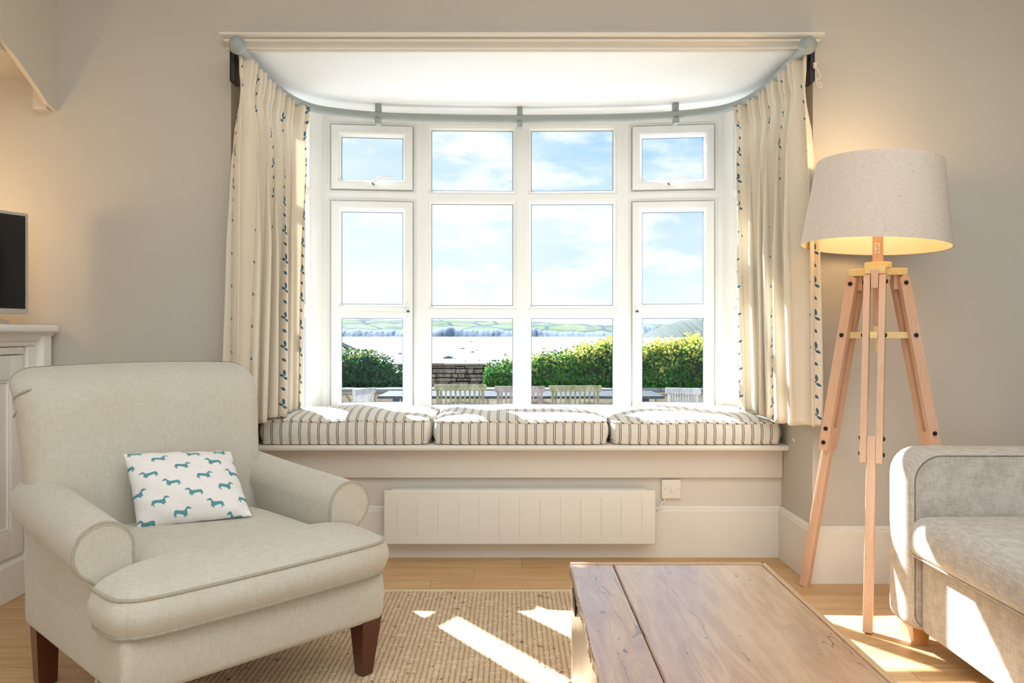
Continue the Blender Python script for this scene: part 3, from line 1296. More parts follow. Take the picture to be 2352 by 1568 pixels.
for xx in (sx0 + 0.012, sx0 + 0.075):
    b = B()
    b.tube([(xx, YR - 0.018, 0.305), (xx, YR - 0.015, 0.305)], 0.0035, 12)
    lset(b.build('screw', CHROME), sw)
b = B()
b.tube(spl([(sx0 + 0.014, YR - 0.009, 0.263), (sx0 + 0.012, YR - 0.009, 0.250), (sx0 - 0.002, YR - 0.012, 0.238), (sx0 - 0.008, YR - 0.025, 0.228), (sx0 - 0.02, YR - 0.032, 0.222), (sx0 - 0.075, YR - 0.05, 0.222)], 6), 0.004, 8)
tag(b.build('power_cable', PLASTIC), 'short white cable running from the switch plate to the heater', 'cable')

# ------------------------------------------------------------------ floor lamp
LC = Vector((1.345, 2.881, 0))
lamp = thing('floor_lamp', (LC.x, LC.y, 0), 'wooden tripod floor lamp with a large oatmeal linen drum shade', 'lamp')
feet = [Vector((1.163, 3.118, 0)), Vector((1.193, 2.628, 0)), Vector((1.665, 2.905, 0))]
tops = []


def frame_from(A_, Bz, tang):
    a = (Bz - A_).normalized()
    t = tang.normalized()
    n_ = a.cross(t).normalized()
    t = n_.cross(a)
    return Matrix(((t.x, n_.x, a.x, A_.x), (t.y, n_.y, a.y, A_.y), (t.z, n_.z, a.z, A_.z), (0, 0, 0, 1)))


def cyl(bb, p0, p1, r_, n_=14):
    bb.tube([p0, p1], r_, n_)


hub = B()
hub_parts = []
for ft in feet:
    dr = Vector((ft.x - LC.x, ft.y - LC.y, 0)).normalized()
    tg = Vector((-dr.y, dr.x, 0))
    tp_ = Vector((LC.x, LC.y, 1.195)) + dr * 0.085
    Lg = (ft - tp_).length
    T = frame_from(tp_, ft, tg)
    leg = B()
    # lower bar
    leg.rbox(-0.0145, 0.0145, -0.017, 0.017, Lg * 0.46, Lg - 0.002, 0.002, 2, M=T)
    lo_ = lset(leg.build('leg', LAMPW, smooth=True), lamp)
    for sg in (-1, 1):
        rl = B()
        c0 = sg * 0.0255
        # rail with a rounded top
        prf = [(0.019 * math.cos(a), -0.004 + 0.019 * math.sin(a) * -1) for a in [PI * k / 8 for k in range(9)]]
        prf = [(p_[0], p_[1]) for p_ in prf] + [(-0.019, Lg * 0.535), (0.019, Lg * 0.535)]
        n_ = len(prf)
        vsx = [T @ Vector((c0 - 0.0105, p_[0], p_[1])) for p_ in prf] + [T @ Vector((c0 + 0.0105, p_[0], p_[1])) for p_ in prf]
        rl.add(vsx, [tuple(range(n_ - 1, -1, -1)), tuple(range(n_, 2 * n_))] + [(i, (i + 1) % n_, n_ + (i + 1) % n_, n_ + i) for i in range(n_)])
        ro = rl.build('side_rail', LAMPW, smooth=False)
        ro.parent = lo_
        ro.matrix_parent_inverse = Matrix.Identity(4)
    for dist in (0.006, Lg * 0.165, Lg * 0.465, Lg * 0.51):
        bt = B()
        for sg in (-1, 1):
            cyl(bt, T @ Vector((sg * 0.036, 0, dist)), T @ Vector((sg * 0.0405, 0, dist)), 0.0078)
            cyl(bt, T @ Vector((sg * 0.0405, 0, dist)), T @ Vector((sg * 0.0425, 0, dist)), 0.0045)
        cyl(bt, T @ Vector((-0.036, 0, dist)), T @ Vector((0.036, 0, dist)), 0.003)
        bo = bt.build('bolt', BLACK)
        bo.parent = lo_
        bo.matrix_parent_inverse = Matrix.Identity(4)
    # hub lug and the arm of the hub plate
    lg = B()
    Mh = Matrix(((tg.x, dr.x, 0, LC.x), (tg.y, dr.y, 0, LC.y), (0, 0, 1, 0), (0, 0, 0, 1)))
    lg.rbox(-0.013, 0.013, 0.055, 0.104, 1.165, 1.232, 0.003, M=Mh)
    lset(lg.build('hinge_lug', LAMPW), lamp)
    arm = B()
    arm.rbox(-0.034, 0.034, 0.0, 0.096, 1.217, 1.243, 0.003, M=Mh)
    lset(arm.build('plate_arm', LAMPY), lamp)
    br = B()
    mid = T @ Vector((0, 0, Lg * 0.165))
    reach = Vector((mid.x - LC.x, mid.y - LC.y)).length
    br.rbox(-0.0135, 0.0135, 0.012, reach + 0.012, mid.z - 0.012, mid.z + 0.012, 0.002, M=Mh)
    lset(br.build('spoke', LAMPY), lamp)
zb = mid.z
b = B()
b.lathe([(0, 1.2425), (0.044, 1.2425), (0.046, 1.245), (0.046, 1.262), (0.044, 1.265), (0, 1.265)], 32, Matrix.Translation(LC))
lset(b.build('hub', LAMPY), lamp)
b = B()
b.lathe([(0, 1.03), (0.0155, 1.03), (0.0165, 1.032), (0.0165, 1.216), (0, 1.216)], 24, Matrix.Translation(LC))
lset(b.build('lower_post', LAMPW), lamp)
b = B()
b.lathe([(0, zb - 0.013), (0.02, zb - 0.013), (0.02, 1.0), (0.0175, 1.008), (0.0175, 1.03), (0, 1.03)], 20, Matrix.Translation(LC))
lset(b.build('collar', LAMPY), lamp)
b = B()
b.lathe([(0, 0.935), (0.009, 0.935), (0.011, 0.945), (0.0115, zb - 0.0135), (0, zb - 0.0135)], 20, Matrix.Translation(LC))
lset(b.build('peg', LAMPY), lamp)
b = B()
b.lathe([(0, 1.265), (0.0185, 1.265), (0.0185, 1.43), (0.012, 1.434), (0.012, 1.47), (0, 1.47)], 24, Matrix.Translation(LC))
po = lset(b.build('pole', LAMPW), lamp)
b = B()
ca = math.atan2(-LC.y, -LC.x) - 0.15
rows = [[Vector((LC.x + 0.0189 * math.cos(ca + k * 0.12), LC.y + 0.0189 * math.sin(ca + k * 0.12), z_)) for k in range(-4, 5)] for z_ in (1.298, 1.335)]
b.grid(rows)
mk = []
st_o = b.build('label', simple('sticker', lin(238, 226, 204), 0.6))
st_o.parent = po
st_o.matrix_parent_inverse = Matrix.Identity(4)
b = B()
for (zz_, a0, a1) in ((1.327, -2.6, 1.6), (1.319, -1.6, 2.8), (1.312, 0.0, 2.6), (1.305, -2.8, 2.8)):
    rows = [[Vector((LC.x + 0.0191 * math.cos(ca + k * 0.12), LC.y + 0.0191 * math.sin(ca + k * 0.12), z_)) for k in np.linspace(a0, a1, 7)] for z_ in (zz_ - 0.0012, zz_ + 0.0012)]
    b.grid(rows)
pr_o = b.build('label_print', simple('label_ink', lin(120, 104, 84), 0.7))
pr_o.parent = po
pr_o.matrix_parent_inverse = Matrix.Identity(4)
# shade, very slightly tilted towards the room
SC = Vector((1.340, 2.881, 1.47))
vd = Vector((SC.x, SC.y, 0)).normalized()
axis = Vector((-vd.y, vd.x, 0))
TS = Matrix.Translation(SC) @ Matrix.Rotation(R(2.8), 4, vd) @ Matrix.Rotation(R(2.0), 4, axis) @ Matrix.Translation(-SC)
rb, rt_, z0_, z1_ = 0.255, 0.216, 1.322, 1.630


def shade_part(name, prof, mat, n_=96, **k):
    bb = B()
    bb.lathe(prof, n_, TS @ Matrix.Translation((SC.x, SC.y, 0)))
    return lset(bb.build(name, mat, **k), lamp)


so = shade_part('shade', [(rb, z0_), (rb + 0.0005, z0_ + 0.004), (lerp(rb, rt_, 0.5), (z0_ + z1_) / 2), (rt_, z1_ - 0.003), (rt_ - 0.001, z1_), (rt_ - 0.003, z1_ - 0.003), (rt_ - 0.0025, z1_ - 0.006)], SHADEM)
li = B()
li.lathe([(rb - 0.001, z0_ + 0.0005), (rb - 0.003, z0_ + 0.002), (lerp(rb, rt_, 0.5) - 0.003, (z0_ + z1_) / 2), (rt_ - 0.0035, z1_ - 0.004)], 96, TS @ Matrix.Translation((SC.x, SC.y, 0)))
lio = li.build('lining', SHADEIN)
lio.parent = so
lio.matrix_parent_inverse = Matrix.Identity(4)
sp_ = B()
for k in range(3):
    a = k * 2 * PI / 3 + 0.3
    sp_.tube([TS @ Vector((SC.x + 0.015 * math.cos(a), SC.y + 0.015 * math.sin(a), 1.455)), TS @ Vector((SC.x + 0.236 * math.cos(a), SC.y + 0.236 * math.sin(a), 1.44))], 0.0022, 6)
spo = sp_.build('spider_frame', CHROME)
spo.parent = so
spo.matrix_parent_inverse = Matrix.Identity(4)
b = B()
b.lathe([(0, 1.565), (0.012, 1.563), (0.024, 1.552), (0.03, 1.535), (0.028, 1.515), (0.018, 1.495), (0.0135, 1.48), (0.0135, 1.47), (0, 1.47)], 20, Matrix.Translation(LC))
mbulb = simple('warm_bulb', lin(255, 220, 170), 0.4, emis=(1.0, 0.72, 0.38, 1), es=12.0)
lset(b.build('bulb', mbulb), lamp)
pl = bpy.data.lights.new('lamp_bulb_light', 'POINT')
pl.energy = 2.2
pl.color = (1.0, 0.70, 0.38)
pl.shadow_soft_size = 0.04
plo = bpy.data.objects.new('lamp_bulb_light', pl)
COL.objects.link(plo)
plo.location = (LC.x, LC.y, 1.60)

# ------------------------------------------------------------------ armchair
AL = R(43)
ch = thing('armchair', (-0.882, 2.263, 0), 'pale sage linen armchair with rolled arms and dark wooden legs', 'armchair')
AC = Matrix(((math.sin(AL), math.cos(AL), 0, -0.882), (math.cos(AL), -math.sin(AL), 0, 2.263), (0, 0, 1, 0), (0, 0, 0, 1)))
# local x' = sideways (to the far arm), y' = forward


def ab(bb, name, mat, parent=None, **k):
    """place a mesh built in chair coordinates"""
    bb.v = [tuple(AC @ Vector(v)) for v in bb.v]
    o = bb.build(name, mat, **k)
    lset(o, ch)
    if parent is not None:
        o.parent = parent
        o.matrix_parent_inverse = Matrix.Identity(4)
    return o


# base
b = B()


def basefn(v):
    x, y, z = v
    return (x * (1 + 0.012 * math.sin((z - 0.17) / 0.15 * PI)), y + (0.008 * math.sin(max(0, min(1, (z - 0.17) / 0.15)) * PI) if y > 0.3 else 0), z)


b.rbox(-0.365, 0.365, -0.36, 0.355, 0.168, 0.318, 0.022, 4, fn=basefn, n=10)
ab(b, 'seat_base', CHAIRM)
# legs
for sx in (-1, 1):
    for sy in (-1, 1):
        b = B()
        cx_, cy_ = sx * 0.320, sy * 0.318
        t0 = 0.034 if sy > 0 else 0.030
        t1 = 0.018 if sy > 0 else 0.024
        rows = []
        zl = 0.0 if (sx < 0 and sy < 0) else 0.0135
        for z_, h_ in ((zl, t1 - 0.003), (zl + 0.004, t1), (0.185, t0)):
            rows.append([(cx_ + (0.006 * sx if z_ > 0.1 else 0) + a * h_, cy_ + c * h_ + (-0.012 if (sy < 0 and z_ < 0.1) else 0), z_) for a, c in ((-1, -1), (1, -1), (1, 1), (-1, 1))])
        b.grid(rows, wrap=True)
        b.add(rows[0], [(3, 2, 1, 0)])
        ab(b, 'leg', DARKW, smooth=False)


# arms
def arm_profile(t, sg):
    """t=0 at the front, 1 at the back; points of the outline, sideways positive to the outside"""
    zc = lerp(0.482, 0.522, t ** 0.7) - 0.006 * math.sin(PI * t)
    r_ = lerp(0.070, 0.076, t)
    xc = lerp(0.350, 0.328, t)
    out = []
    xin, xout = 0.283, 0.362
    out.append((xin, 0.20))
    for k in range(1, 6):
        out.append((xin - 0.002 * math.sin(PI * k / 6), lerp(0.20, zc - 0.01, k / 6)))
    for k in range(0, 21):
        a = PI - k * (PI + R(62)) / 20      # from inner side over the top to the under-roll
        out.append((xc + r_ * math.cos(a) * (1.0 if math.cos(a) > 0 else 0.96), zc + r_ * math.sin(a)))
    xe, ze = out[-1]
    for k in range(1, 4):
        q = k / 3
        out.append((lerp(xe, xout, 1 - (1 - q) ** 2), lerp(ze, ze - 0.035, q)))
    z2 = ze - 0.035
    for k in range(1, 7):
        out.append((xout, lerp(z2, 0.20, k / 6)))
    return [(sg * a, c) for a, c in out]


for sg in (-1, 1):
    b = B()
    NT = 16
    rows = []
    # rounded front shoulder
    for yy, sc in ((0.204, 0.94), (0.2065, 0.97), (0.205, 0.99), (0.200, 1.0)):
        pr = arm_profile(0, sg)
        mx_ = sg * 0.335
        rows.append([(mx_ + (a - mx_) * sc, yy, 0.40 + (c - 0.40) * sc) for a, c in pr])
    for k in range(1, NT + 1):
        t = k / NT
        rows.append([(a, lerp(0.200, -0.36, t), c) for a, c in arm_profile(t, sg)])
    b.grid(rows)
    f0 = rows[0]
    b.add(f0, [tuple(range(len(f0)))])
    b.add(rows[-1], [tuple(range(len(rows[-1]) - 1, -1, -1))])
    ao = ab(b, 'arm', CHAIRM, auto=50)
    b = B()
    pr = arm_profile(0, sg)[2:] + [(sg * 0.368, 0.175)]
    b.tube([(a, 0.203, c) for a, c in pr], 0.0042, 8)
    ab(b, 'piping', CHPIPE, ao)


# back
def backfn(v):
    x, y, z = v          # box y from -0.07 to 0.07 (front +), z 0..1
    t = z / 0.93
    Zz = 0.20 + z * 0.712
    hw = lerp(0.345, 0.372, max(0, min(1, (Zz - 0.45) / 0.4)))
    yc = -0.275 - 0.10 * max(0, (Zz - 0.3)) / 0.6 - 0.03 * max(0, (Zz - 0.75) / 0.16) ** 2
    puff = 0.028 * (1 - (x / 0.37) ** 2) * math.sin(PI * max(0, min(1, (Zz - 0.25) / 0.68))) if y > 0 else 0
    roll = -0.03 * max(0, (Zz - 0.80) / 0.11) ** 1.5 if y > 0 else -0.012 * max(0, (Zz - 0.80) / 0.11)
    top = 0.012 * (x / 0.37) ** 2 * (z > 0.9)
    return (x * hw / 0.36 - 0.022, yc + y + puff + roll, Zz - top)


b = B()
b.rbox(-0.36, 0.36, -0.066, 0.066, 0.0, 1.0, 0.0655, 8, n=22, fn=backfn)
bk = ab(b, 'backrest', CHAIRM)
# gathered pleats where the cover folds over the shoulder
for zc0, th1 in ((0.842, 62), (0.792, 48)):
    b = B()
    pts = []
    for k in range(7):
        th = R(lerp(8, th1, k / 6))
        pts.append((-0.3935 + 0.0655 * (1 - math.cos(th)), -0.374 + 0.0655 * math.sin(th), zc0 - 0.030 + 0.034 * (k / 6) ** 0.7))
    b.tube(pts, [0.0008, 0.003, 0.0038, 0.004, 0.0036, 0.0026, 0.0008], 6)
    ab(b, 'pleat', CHPIPE, bk)

# T-shaped seat cushion
def tfxy(u, v):
    y = lerp(-0.245, 0.378, (v + 1) / 2)
    y2 = y
    s_ = max(0.0, min(1.0, (y - 0.206) / 0.012))
    s_ = s_ * s_ * (3 - 2 * s_)
    hw = lerp(0.276, 0.382, s_)
    fr = 0.012 * (1 - u * u) * max(0, v)
    return u * hw, y2 + fr


def tdome(u, v):
    e = (1 - abs(u) ** 5) * (1 - abs(v) ** 5)
    dip = -0.012 * math.exp(-((u / 0.6) ** 2 + ((v - 0.1) / 0.6) ** 2))
    wr = 0.0035 * math.sin(9 * u + 5 * v) * e * max(0, v)
    return 0.052 * e ** 0.8 + dip * e + wr + 0.012 * (1 - (v + 1) / 2)


b, uvs, lt, lb = cushion_mesh(tfxy, 0.318, 0.402, tdome, 44, 84, 0.016, 8, corner=0.07, pw=10)
co = ab(b, 'seat_cushion', CHAIRM, auto=70)
for lp in (lt, lb):
    pb_ = B()
    pb_.tube(lp, 0.0048, 8, closed=True)
    ab(pb_, 'piping', CHPIPE, co)

# ------------------------------------------------------------------ dachshund pillow
DOG = [(-0.46, 0.12), (-0.53, 0.03), (-0.55, -0.10), (-0.60, -0.22), (-0.56, -0.24), (-0.51, -0.14), (-0.49, -0.24), (-0.45, -0.31), (-0.35, -0.31), (-0.37, -0.25), (-0.41, -0.23),
       (-0.38, -0.13), (-0.25, -0.11), (-0.05, -0.15), (0.08, -0.19), (0.12, -0.27), (0.20, -0.32), (0.26, -0.31), (0.24, -0.25), (0.28, -0.20), (0.34, -0.26), (0.38, -0.24), (0.34, -0.14), (0.35, 0.0),
       (0.32, 0.12), (0.36, 0.17), (0.42, 0.15), (0.50, 0.17), (0.62, 0.17), (0.63, 0.21), (0.53, 0.27), (0.46, 0.33), (0.36, 0.34), (0.28, 0.29), (0.22, 0.18), (0.16, 0.11), (0.0, 0.09), (-0.2, 0.12), (-0.36, 0.14)]


def dog_mask(X, Y):
    """vectorised point in polygon; X, Y in dog units"""
    ins = np.zeros(X.shape, bool)
    n_ = len(DOG)
    j = n_ - 1
    for i in range(n_):
        xi, yi = DOG[i]
        xj, yj = DOG[j]
        c = ((yi > Y) != (yj > Y)) & (X < (xj - xi) * (Y - yi) / (yj - yi + 1e-12) + xi)
        ins ^= c
        j = i
    return ins


def pillow():
    TL, TR = Vector((-1.131, 2.280, 0.652)), Vector((-0.896, 2.496, 0.628))
    BL, BR = Vector((-1.055, 2.205, 0.452)), Vector((-0.775, 2.335, 0.459))
    cen = (TL + TR + BL + BR) / 4
    right = ((TR + BR) - (TL + BL)).normalized()
    upv = ((TL + TR) - (BL + BR)).normalized()
    nr = right.cross(upv).normalized()          # towards the camera side
    if nr.y > 0:
        nr = -nr
    NU, NV = 300, 250
    us = np.linspace(-1, 1, NU + 1)
    vs_ = np.linspace(-1, 1, NV + 1)
    U, V = np.meshgrid(us, vs_)
    # edges pulled in between the corners
    pin = 0.03
    Uu = U * (1 - pin * (1 - V ** 2) * np.abs(U) ** 3)
    Vv = V * (1 - pin * 1.2 * (1 - U ** 2) * np.abs(V) ** 3)
    s_ = (Uu + 1) / 2
    t_ = (Vv + 1) / 2

    def A3(v):
        return np.array(v)[None, None, :]
    P = A3(BL) * ((1 - s_) * (1 - t_))[..., None] + A3(BR) * (s_ * (1 - t_))[..., None] + A3(TL) * ((1 - s_) * t_)[..., None] + A3(TR) * (s_ * t_)[..., None]
    e = np.clip((1 - np.abs(U) ** 2.4) * (1 - np.abs(V) ** 2.4), 0, 1) ** 0.55
    wr = 0.0022 * np.sin(6 * U + 9 * V) * e + 0.0018 * np.sin(14 * U * V + 3)
    vs = []
    cols = []
    # print: rows of dogs, facing alternately
    wm, hm = 0.312, 0.262
    X = (U + 1) / 2 * wm
    Y = (V + 1) / 2 * hm
    mask = np.zeros(X.shape, bool)
    DL = 0.0415
    dx, dy = 0.068, 0.0415
    for r_ in range(-6, 9):
        for c_ in range(-8, 9):
            cx_ = 0.085 + c_ * 0.0545 - r_ * 0.0385
            cy_ = 0.215 - c_ * 0.0405 - r_ * 0.0560
            fl = 1 if (r_ % 2 == 0) else -1
            mask |= dog_mask((X - cx_) / DL * fl, (Y - cy_) / DL)
    me = bpy.data.meshes.new('pillow')
    W = NU + 1
    front = P + (e * 0.060 + wr)[..., None] * A3(nr)
    back = P - (e * 0.042)[..., None] * A3(nr)
    allv = np.concatenate([front.reshape(-1, 3), back.reshape(-1, 3)])
    n0 = W * (NV + 1)
    fs = []
    for i in range(NV):
        for j in range(NU):
            a = i * W + j
            fs.append((a, a + 1, a + 1 + W, a + W))
            fs.append((n0 + a + W, n0 + a + 1 + W, n0 + a + 1, n0 + a))
    me.from_pydata([tuple(v) for v in allv], [], fs)
    ca_ = me.color_attributes.new('print', 'FLOAT_COLOR', 'POINT')
    mm = np.concatenate([mask.ravel(), mask[:, ::-1].ravel()]).astype(float)
    cc = np.stack([mm, mm, mm, np.ones_like(mm)], 1)
    ca_.data.foreach_set('color', cc.ravel())
    bm = bmesh.new()
    bm.from_mesh(me)
    bmesh.ops.remove_doubles(bm, verts=bm.verts, dist=0.00002)
    bmesh.ops.recalc_face_normals(bm, faces=bm.faces)
    bm.to_mesh(me)
    bm.free()
    m = MB('dachshund_print')
    at = m.n('ShaderNodeAttribute', attribute_name='print')
    k = m.noise(1.0, 2, 0.6, stretch=(900, 900, 60)) * 0.5 + m.noise(1.0, 2, 0.6, stretch=(60, 60, 900)) * 0.5
    base = m.mix(k.smooth(0.35, 0.65), lin(226, 221, 216), lin(238, 234, 230))
    col = m.mix(E(m.nt, at.outputs['Fac']).smooth(0.3, 0.7), base, lin(92, 146, 152))
    mt = m.out(m.principled(col, 0.9, m.bump(k, 0.2, 0.001), sheen=0.1, spec=0.2))
    o = link_mesh('throw_pillow', me, mt)
    tag(o, 'small white pillow printed with teal dachshunds leaning in the armchair', 'pillow')
    return o


pillow()

# ------------------------------------------------------------------ rug
b = B()
b.rbox(-1.06, 0.60, 0.35, 3.018, 0.001, 0.013, 0.005, 2)
rug = b.build('rug', RUGM)
tag(rug, 'natural braided jute rug on the oak floor between armchair and chest', 'rug')
b = B()
b.rbox(-1.064, 0.604, 3.014, 3.034, 0.001, 0.015, 0.006, 2)
b.build('edge_binding', RUGEDGE, rug)

# ------------------------------------------------------------------ old wooden chest as coffee table
TZ = 0.38
YB = 2.126
ct = thing('chest_table', (0.418, 1.5, 0), 'old worn wooden chest used as a low coffee table', 'coffee table')
X0, X1 = 0.152, 0.686
rnd = random.Random(2)


def rough_edge_plank(x0, x1, left_rough):
    bb = B()
    NY = 120
    rows = []
    for k in range(NY + 1):
        yy = lerp(0.86, YB - 0.012, k / NY)
        jit = (rnd.uniform(-0.0022, 0.0014) + 0.0018 * math.sin(yy * 23)) if left_rough else 0
        rows.append([(x0 + jit, yy, TZ - 0.022), (x0 + jit * 0.6 - 0.0004, yy, TZ - 0.004 + jit), (x0 + 0.003 + jit, yy, TZ), (x1 - 0.0015, yy, TZ), (x1, yy, TZ - 0.0015), (x1, yy, TZ - 0.022)])
    bb.grid(rows, wrap=True)
    bb.add(rows[0], [tuple(range(6))])
    bb.add(rows[-1], [tuple(range(5, -1, -1))])
    return bb


CXR = 0.2705
lset(rough_edge_plank(X0 + 0.004, CXR, True).build('lid_board', TABLEM, smooth=False), ct)
lset(rough_edge_plank(CXR + 0.0035, X1 - 0.014, False).build('lid_board', TABLEM, smooth=False), ct)
b = B()
b.rbox(X0 + 0.006, X1 - 0.004, YB - 0.0115, YB, TZ - 0.026, TZ + 0.003, 0.002)
lset(b.build('back_batten', TABLEEDGE), ct)
b = B()
b.rbox(X1 - 0.0135, X1, 0.86, YB, TZ - 0.026, TZ + 0.003, 0.002)
lset(b.build('side_batten', TABLEEDGE), ct)
b = B()
b.box(X0 + 0.008, X1 - 0.016, 0.87, YB - 0.014, TZ - 0.0285, TZ - 0.0225)
lset(b.build('lid_underframe', DARKW, smooth=False), ct)
body = B()
body.rbox(X0 + 0.008, X1 - 0.012, 0.875, YB - 0.006, 0.03, TZ - 0.0295, 0.004, 2)
lset(body.build('body', TABLEM), ct)
b = B()
b.rbox(X0 + 0.0, X1 - 0.004, 0.866, YB, 0.014, 0.06, 0.004)
lset(b.build('plinth', TABLEM), ct)
for yy in (1.96, 1.05):
    b = B()
    b.rbox(X0 + 0.003, X0 + 0.0075, yy - 0.03, yy + 0.03, TZ - 0.075, TZ - 0.03, 0.001)
    b.tube([(X0 + 0.004, yy - 0.032, TZ - 0.0275), (X0 + 0.004, yy + 0.032, TZ - 0.0275)], 0.004, 10)
    lset(b.build('hinge', BLACK), ct)

# ------------------------------------------------------------------ sofa
sf = thing('sofa', (1.7, 1.5, 0), 'grey-beige woven sofa with rounded arm at the right edge of the room', 'sofa')
YA0, YA1 = 2.478, 2.632      # arm between inner and outer face
SXF = 1.262


def arm_outline(x0, x1, z0, z1, r_, rb_):
    pts = [(x1, z0), (x1, z1)]
    for k in range(0, 11):
        a = PI / 2 + k * (PI / 2) / 10
        pts.append((x0 + r_ + r_ * math.cos(a), z1 - r_ + r_ * math.sin(a)))
    for k in range(0, 6):
        a = PI + k * (PI / 2) / 5
        pts.append((x0 + rb_ + rb_ * math.cos(a), z0 + rb_ + rb_ * math.sin(a)))
    return pts


b = B()
ol = arm_outline(SXF, 2.22, 0.062, 0.628, 0.085, 0.04)
n_ = len(ol)
cxm, czm = 1.75, 0.34
rows = []
for yy, ins in ((YA0, 0.010), (YA0 + 0.003, 0.004), (YA0 + 0.010, 0.0), (YA0 + 0.05, -0.004), (YA0 + 0.11, -0.004), (YA1 - 0.014, 0.0), (YA1 - 0.004, 0.006), (YA1, 0.018)):
    rows.append([(a + (ins if a < cxm else -ins), yy, c + (ins if c < czm else -ins) + (0.004 * math.sin((a - SXF) * 5) if c > 0.5 else 0)) for a, c in ol])
b.grid(rows, wrap=True)
b.add(rows[-1], [tuple(range(n_))])
b.add(rows[0], [tuple(range(n_ - 1, -1, -1))])
am_o = lset(b.build('arm', SOFAM, auto=50), sf)
b = B()
inner = [(a + (0.012 if a < cxm else -0.012), YA0 - 0.001, c + (0.012 if c < czm else -0.012)) for a, c in ol if True]
b.tube(inner[1:], 0.0014, 6)
pi_o = b.build('seam', mat_fabric('sofa_seam', lin(96, 88, 76), lin(130, 122, 108), 300), None)
pi_o.parent = am_o
lset(pi_o, sf)
pi_o.parent = am_o
pi_o.matrix_parent_inverse = Matrix.Identity(4)
# base
b = B()
b.rbox(SXF + 0.028, 2.2, 0.42, YA0 - 0.001, 0.060, 0.298, 0.02, 4, n=6)
lset(b.build('seat_base', SOFAM), sf)


def sof_fxy(u, v):
    x = lerp(SXF - 0.028, 2.0, (u + 1) / 2)
    y = lerp(0.45, YA0 - 0.004, (v + 1) / 2)
    return x, y


b = B()


def scush(v):
    x, y, z = v
    e = max(0.0, 1 - ((x - 1.62) / 0.45) ** 4) * max(0.0, 1 - ((y - 1.46) / 1.02) ** 6)
    if z > 0.37:
        z += 0.020 * e
        z += -0.0018 * math.sin(y * 26 + x * 6) * e
    return (x, y, z)


b.rbox(SXF - 0.030, 2.02, 0.46, YA0 - 0.003, 0.300, 0.432, 0.058, 10, n=60, fn=scush)
cu_o = lset(b.build('seat_cushion', SOFAM), sf)
b = B()
pb0 = [(SXF - 0.012, yy, 0.3125) for yy in np.linspace(0.52, YA0 - 0.03, 30)]
b.tube(pb0, 0.003, 6)
b.rbox(2.0, 2.24, 0.42, YA1 - 0.01, 0.06, 0.80, 0.05, 5)
bb_o = lset(b.build('backrest', SOFAM), sf)
for (lx, ly) in ((1.290, 2.575), (1.290, 0.6), (2.12, 2.575), (2.12, 0.6)):
    b = B()
    b.prism([(lx, ly - 0.05), (lx + 0.062, ly - 0.05), (lx + 0.062, ly + 0.035), (lx, ly + 0.035)], 0.0, 0.075)
    o = b.build('leg', SOFALEG, smooth=False)
    # taper
    for v in o.data.vertices:
        if v.co.z < 0.01:
            v.co.x += 0.006 if v.co.x < lx + 0.03 else -0.012
    lset(o, sf)

# ------------------------------------------------------------------ cabinet and television in the alcove
CXF = -1.878
cab = thing('alcove_cabinet', (-2.1, 2.4, 0), 'white painted built-in cabinet with moulded top under the arch', 'cabinet')
CY0, CY1 = 1.02, YW - 0.022


b = B()
b.box(-2.419, CXF - 0.02, CY0, CY1, 0.0, 0.985)
lset(b.build('body', CABM, smooth=False), cab)
b = B()
b.rbox(-2.419, -1.812, CY0, CY1, 1.007, 1.037, 0.011, 4)
lset(b.build('top', CABM), cab)
b = B()
pf = [(-1.90, 0.955), (-1.872, 0.955), (-1.868, 0.962), (-1.868, 0.972), (-1.858, 0.976), (-1.846, 0.992), (-1.838, 1.0), (-1.835, 1.0065), (-1.90, 1.0065)]
n_ = len(pf)
b.add([(a, CY0, c) for a, c in pf] + [(a, CY1, c) for a, c in pf], [tuple(range(n_)), tuple(range(2 * n_ - 1, n_ - 1, -1))] + [(i, (i + 1) % n_, n_ + (i + 1) % n_, n_ + i) for i in range(n_)])
lset(b.build('moulding', CABM, smooth=False), cab)
b = B()
b.rbox(CXF - 0.0195, CXF + 0.036, CY1 - 0.065, CY1, 0.0, 1.0, 0.012, 3)
b.rbox(CXF - 0.0195, CXF + 0.010, CY1 - 0.12, CY1 - 0.0655, 0.0, 0.954, 0.004, 2)
lset(b.build('corner_post', CABM), cab)
b = B()
b.rbox(CXF - 0.0195, CXF - 0.002, CY0, CY1 - 0.121, 0.0, 0.135, 0.003)
b.prism([(CXF - 0.0195, 0.135), (CXF - 0.002, 0.135), (CXF - 0.016, 0.16), (CXF - 0.0195, 0.16)], CY0, CY1 - 0.121, axis='y')
lset(b.build('plinth', CABM, smooth=False), cab)
dw = (CY1 - 0.125 - CY0) / 2
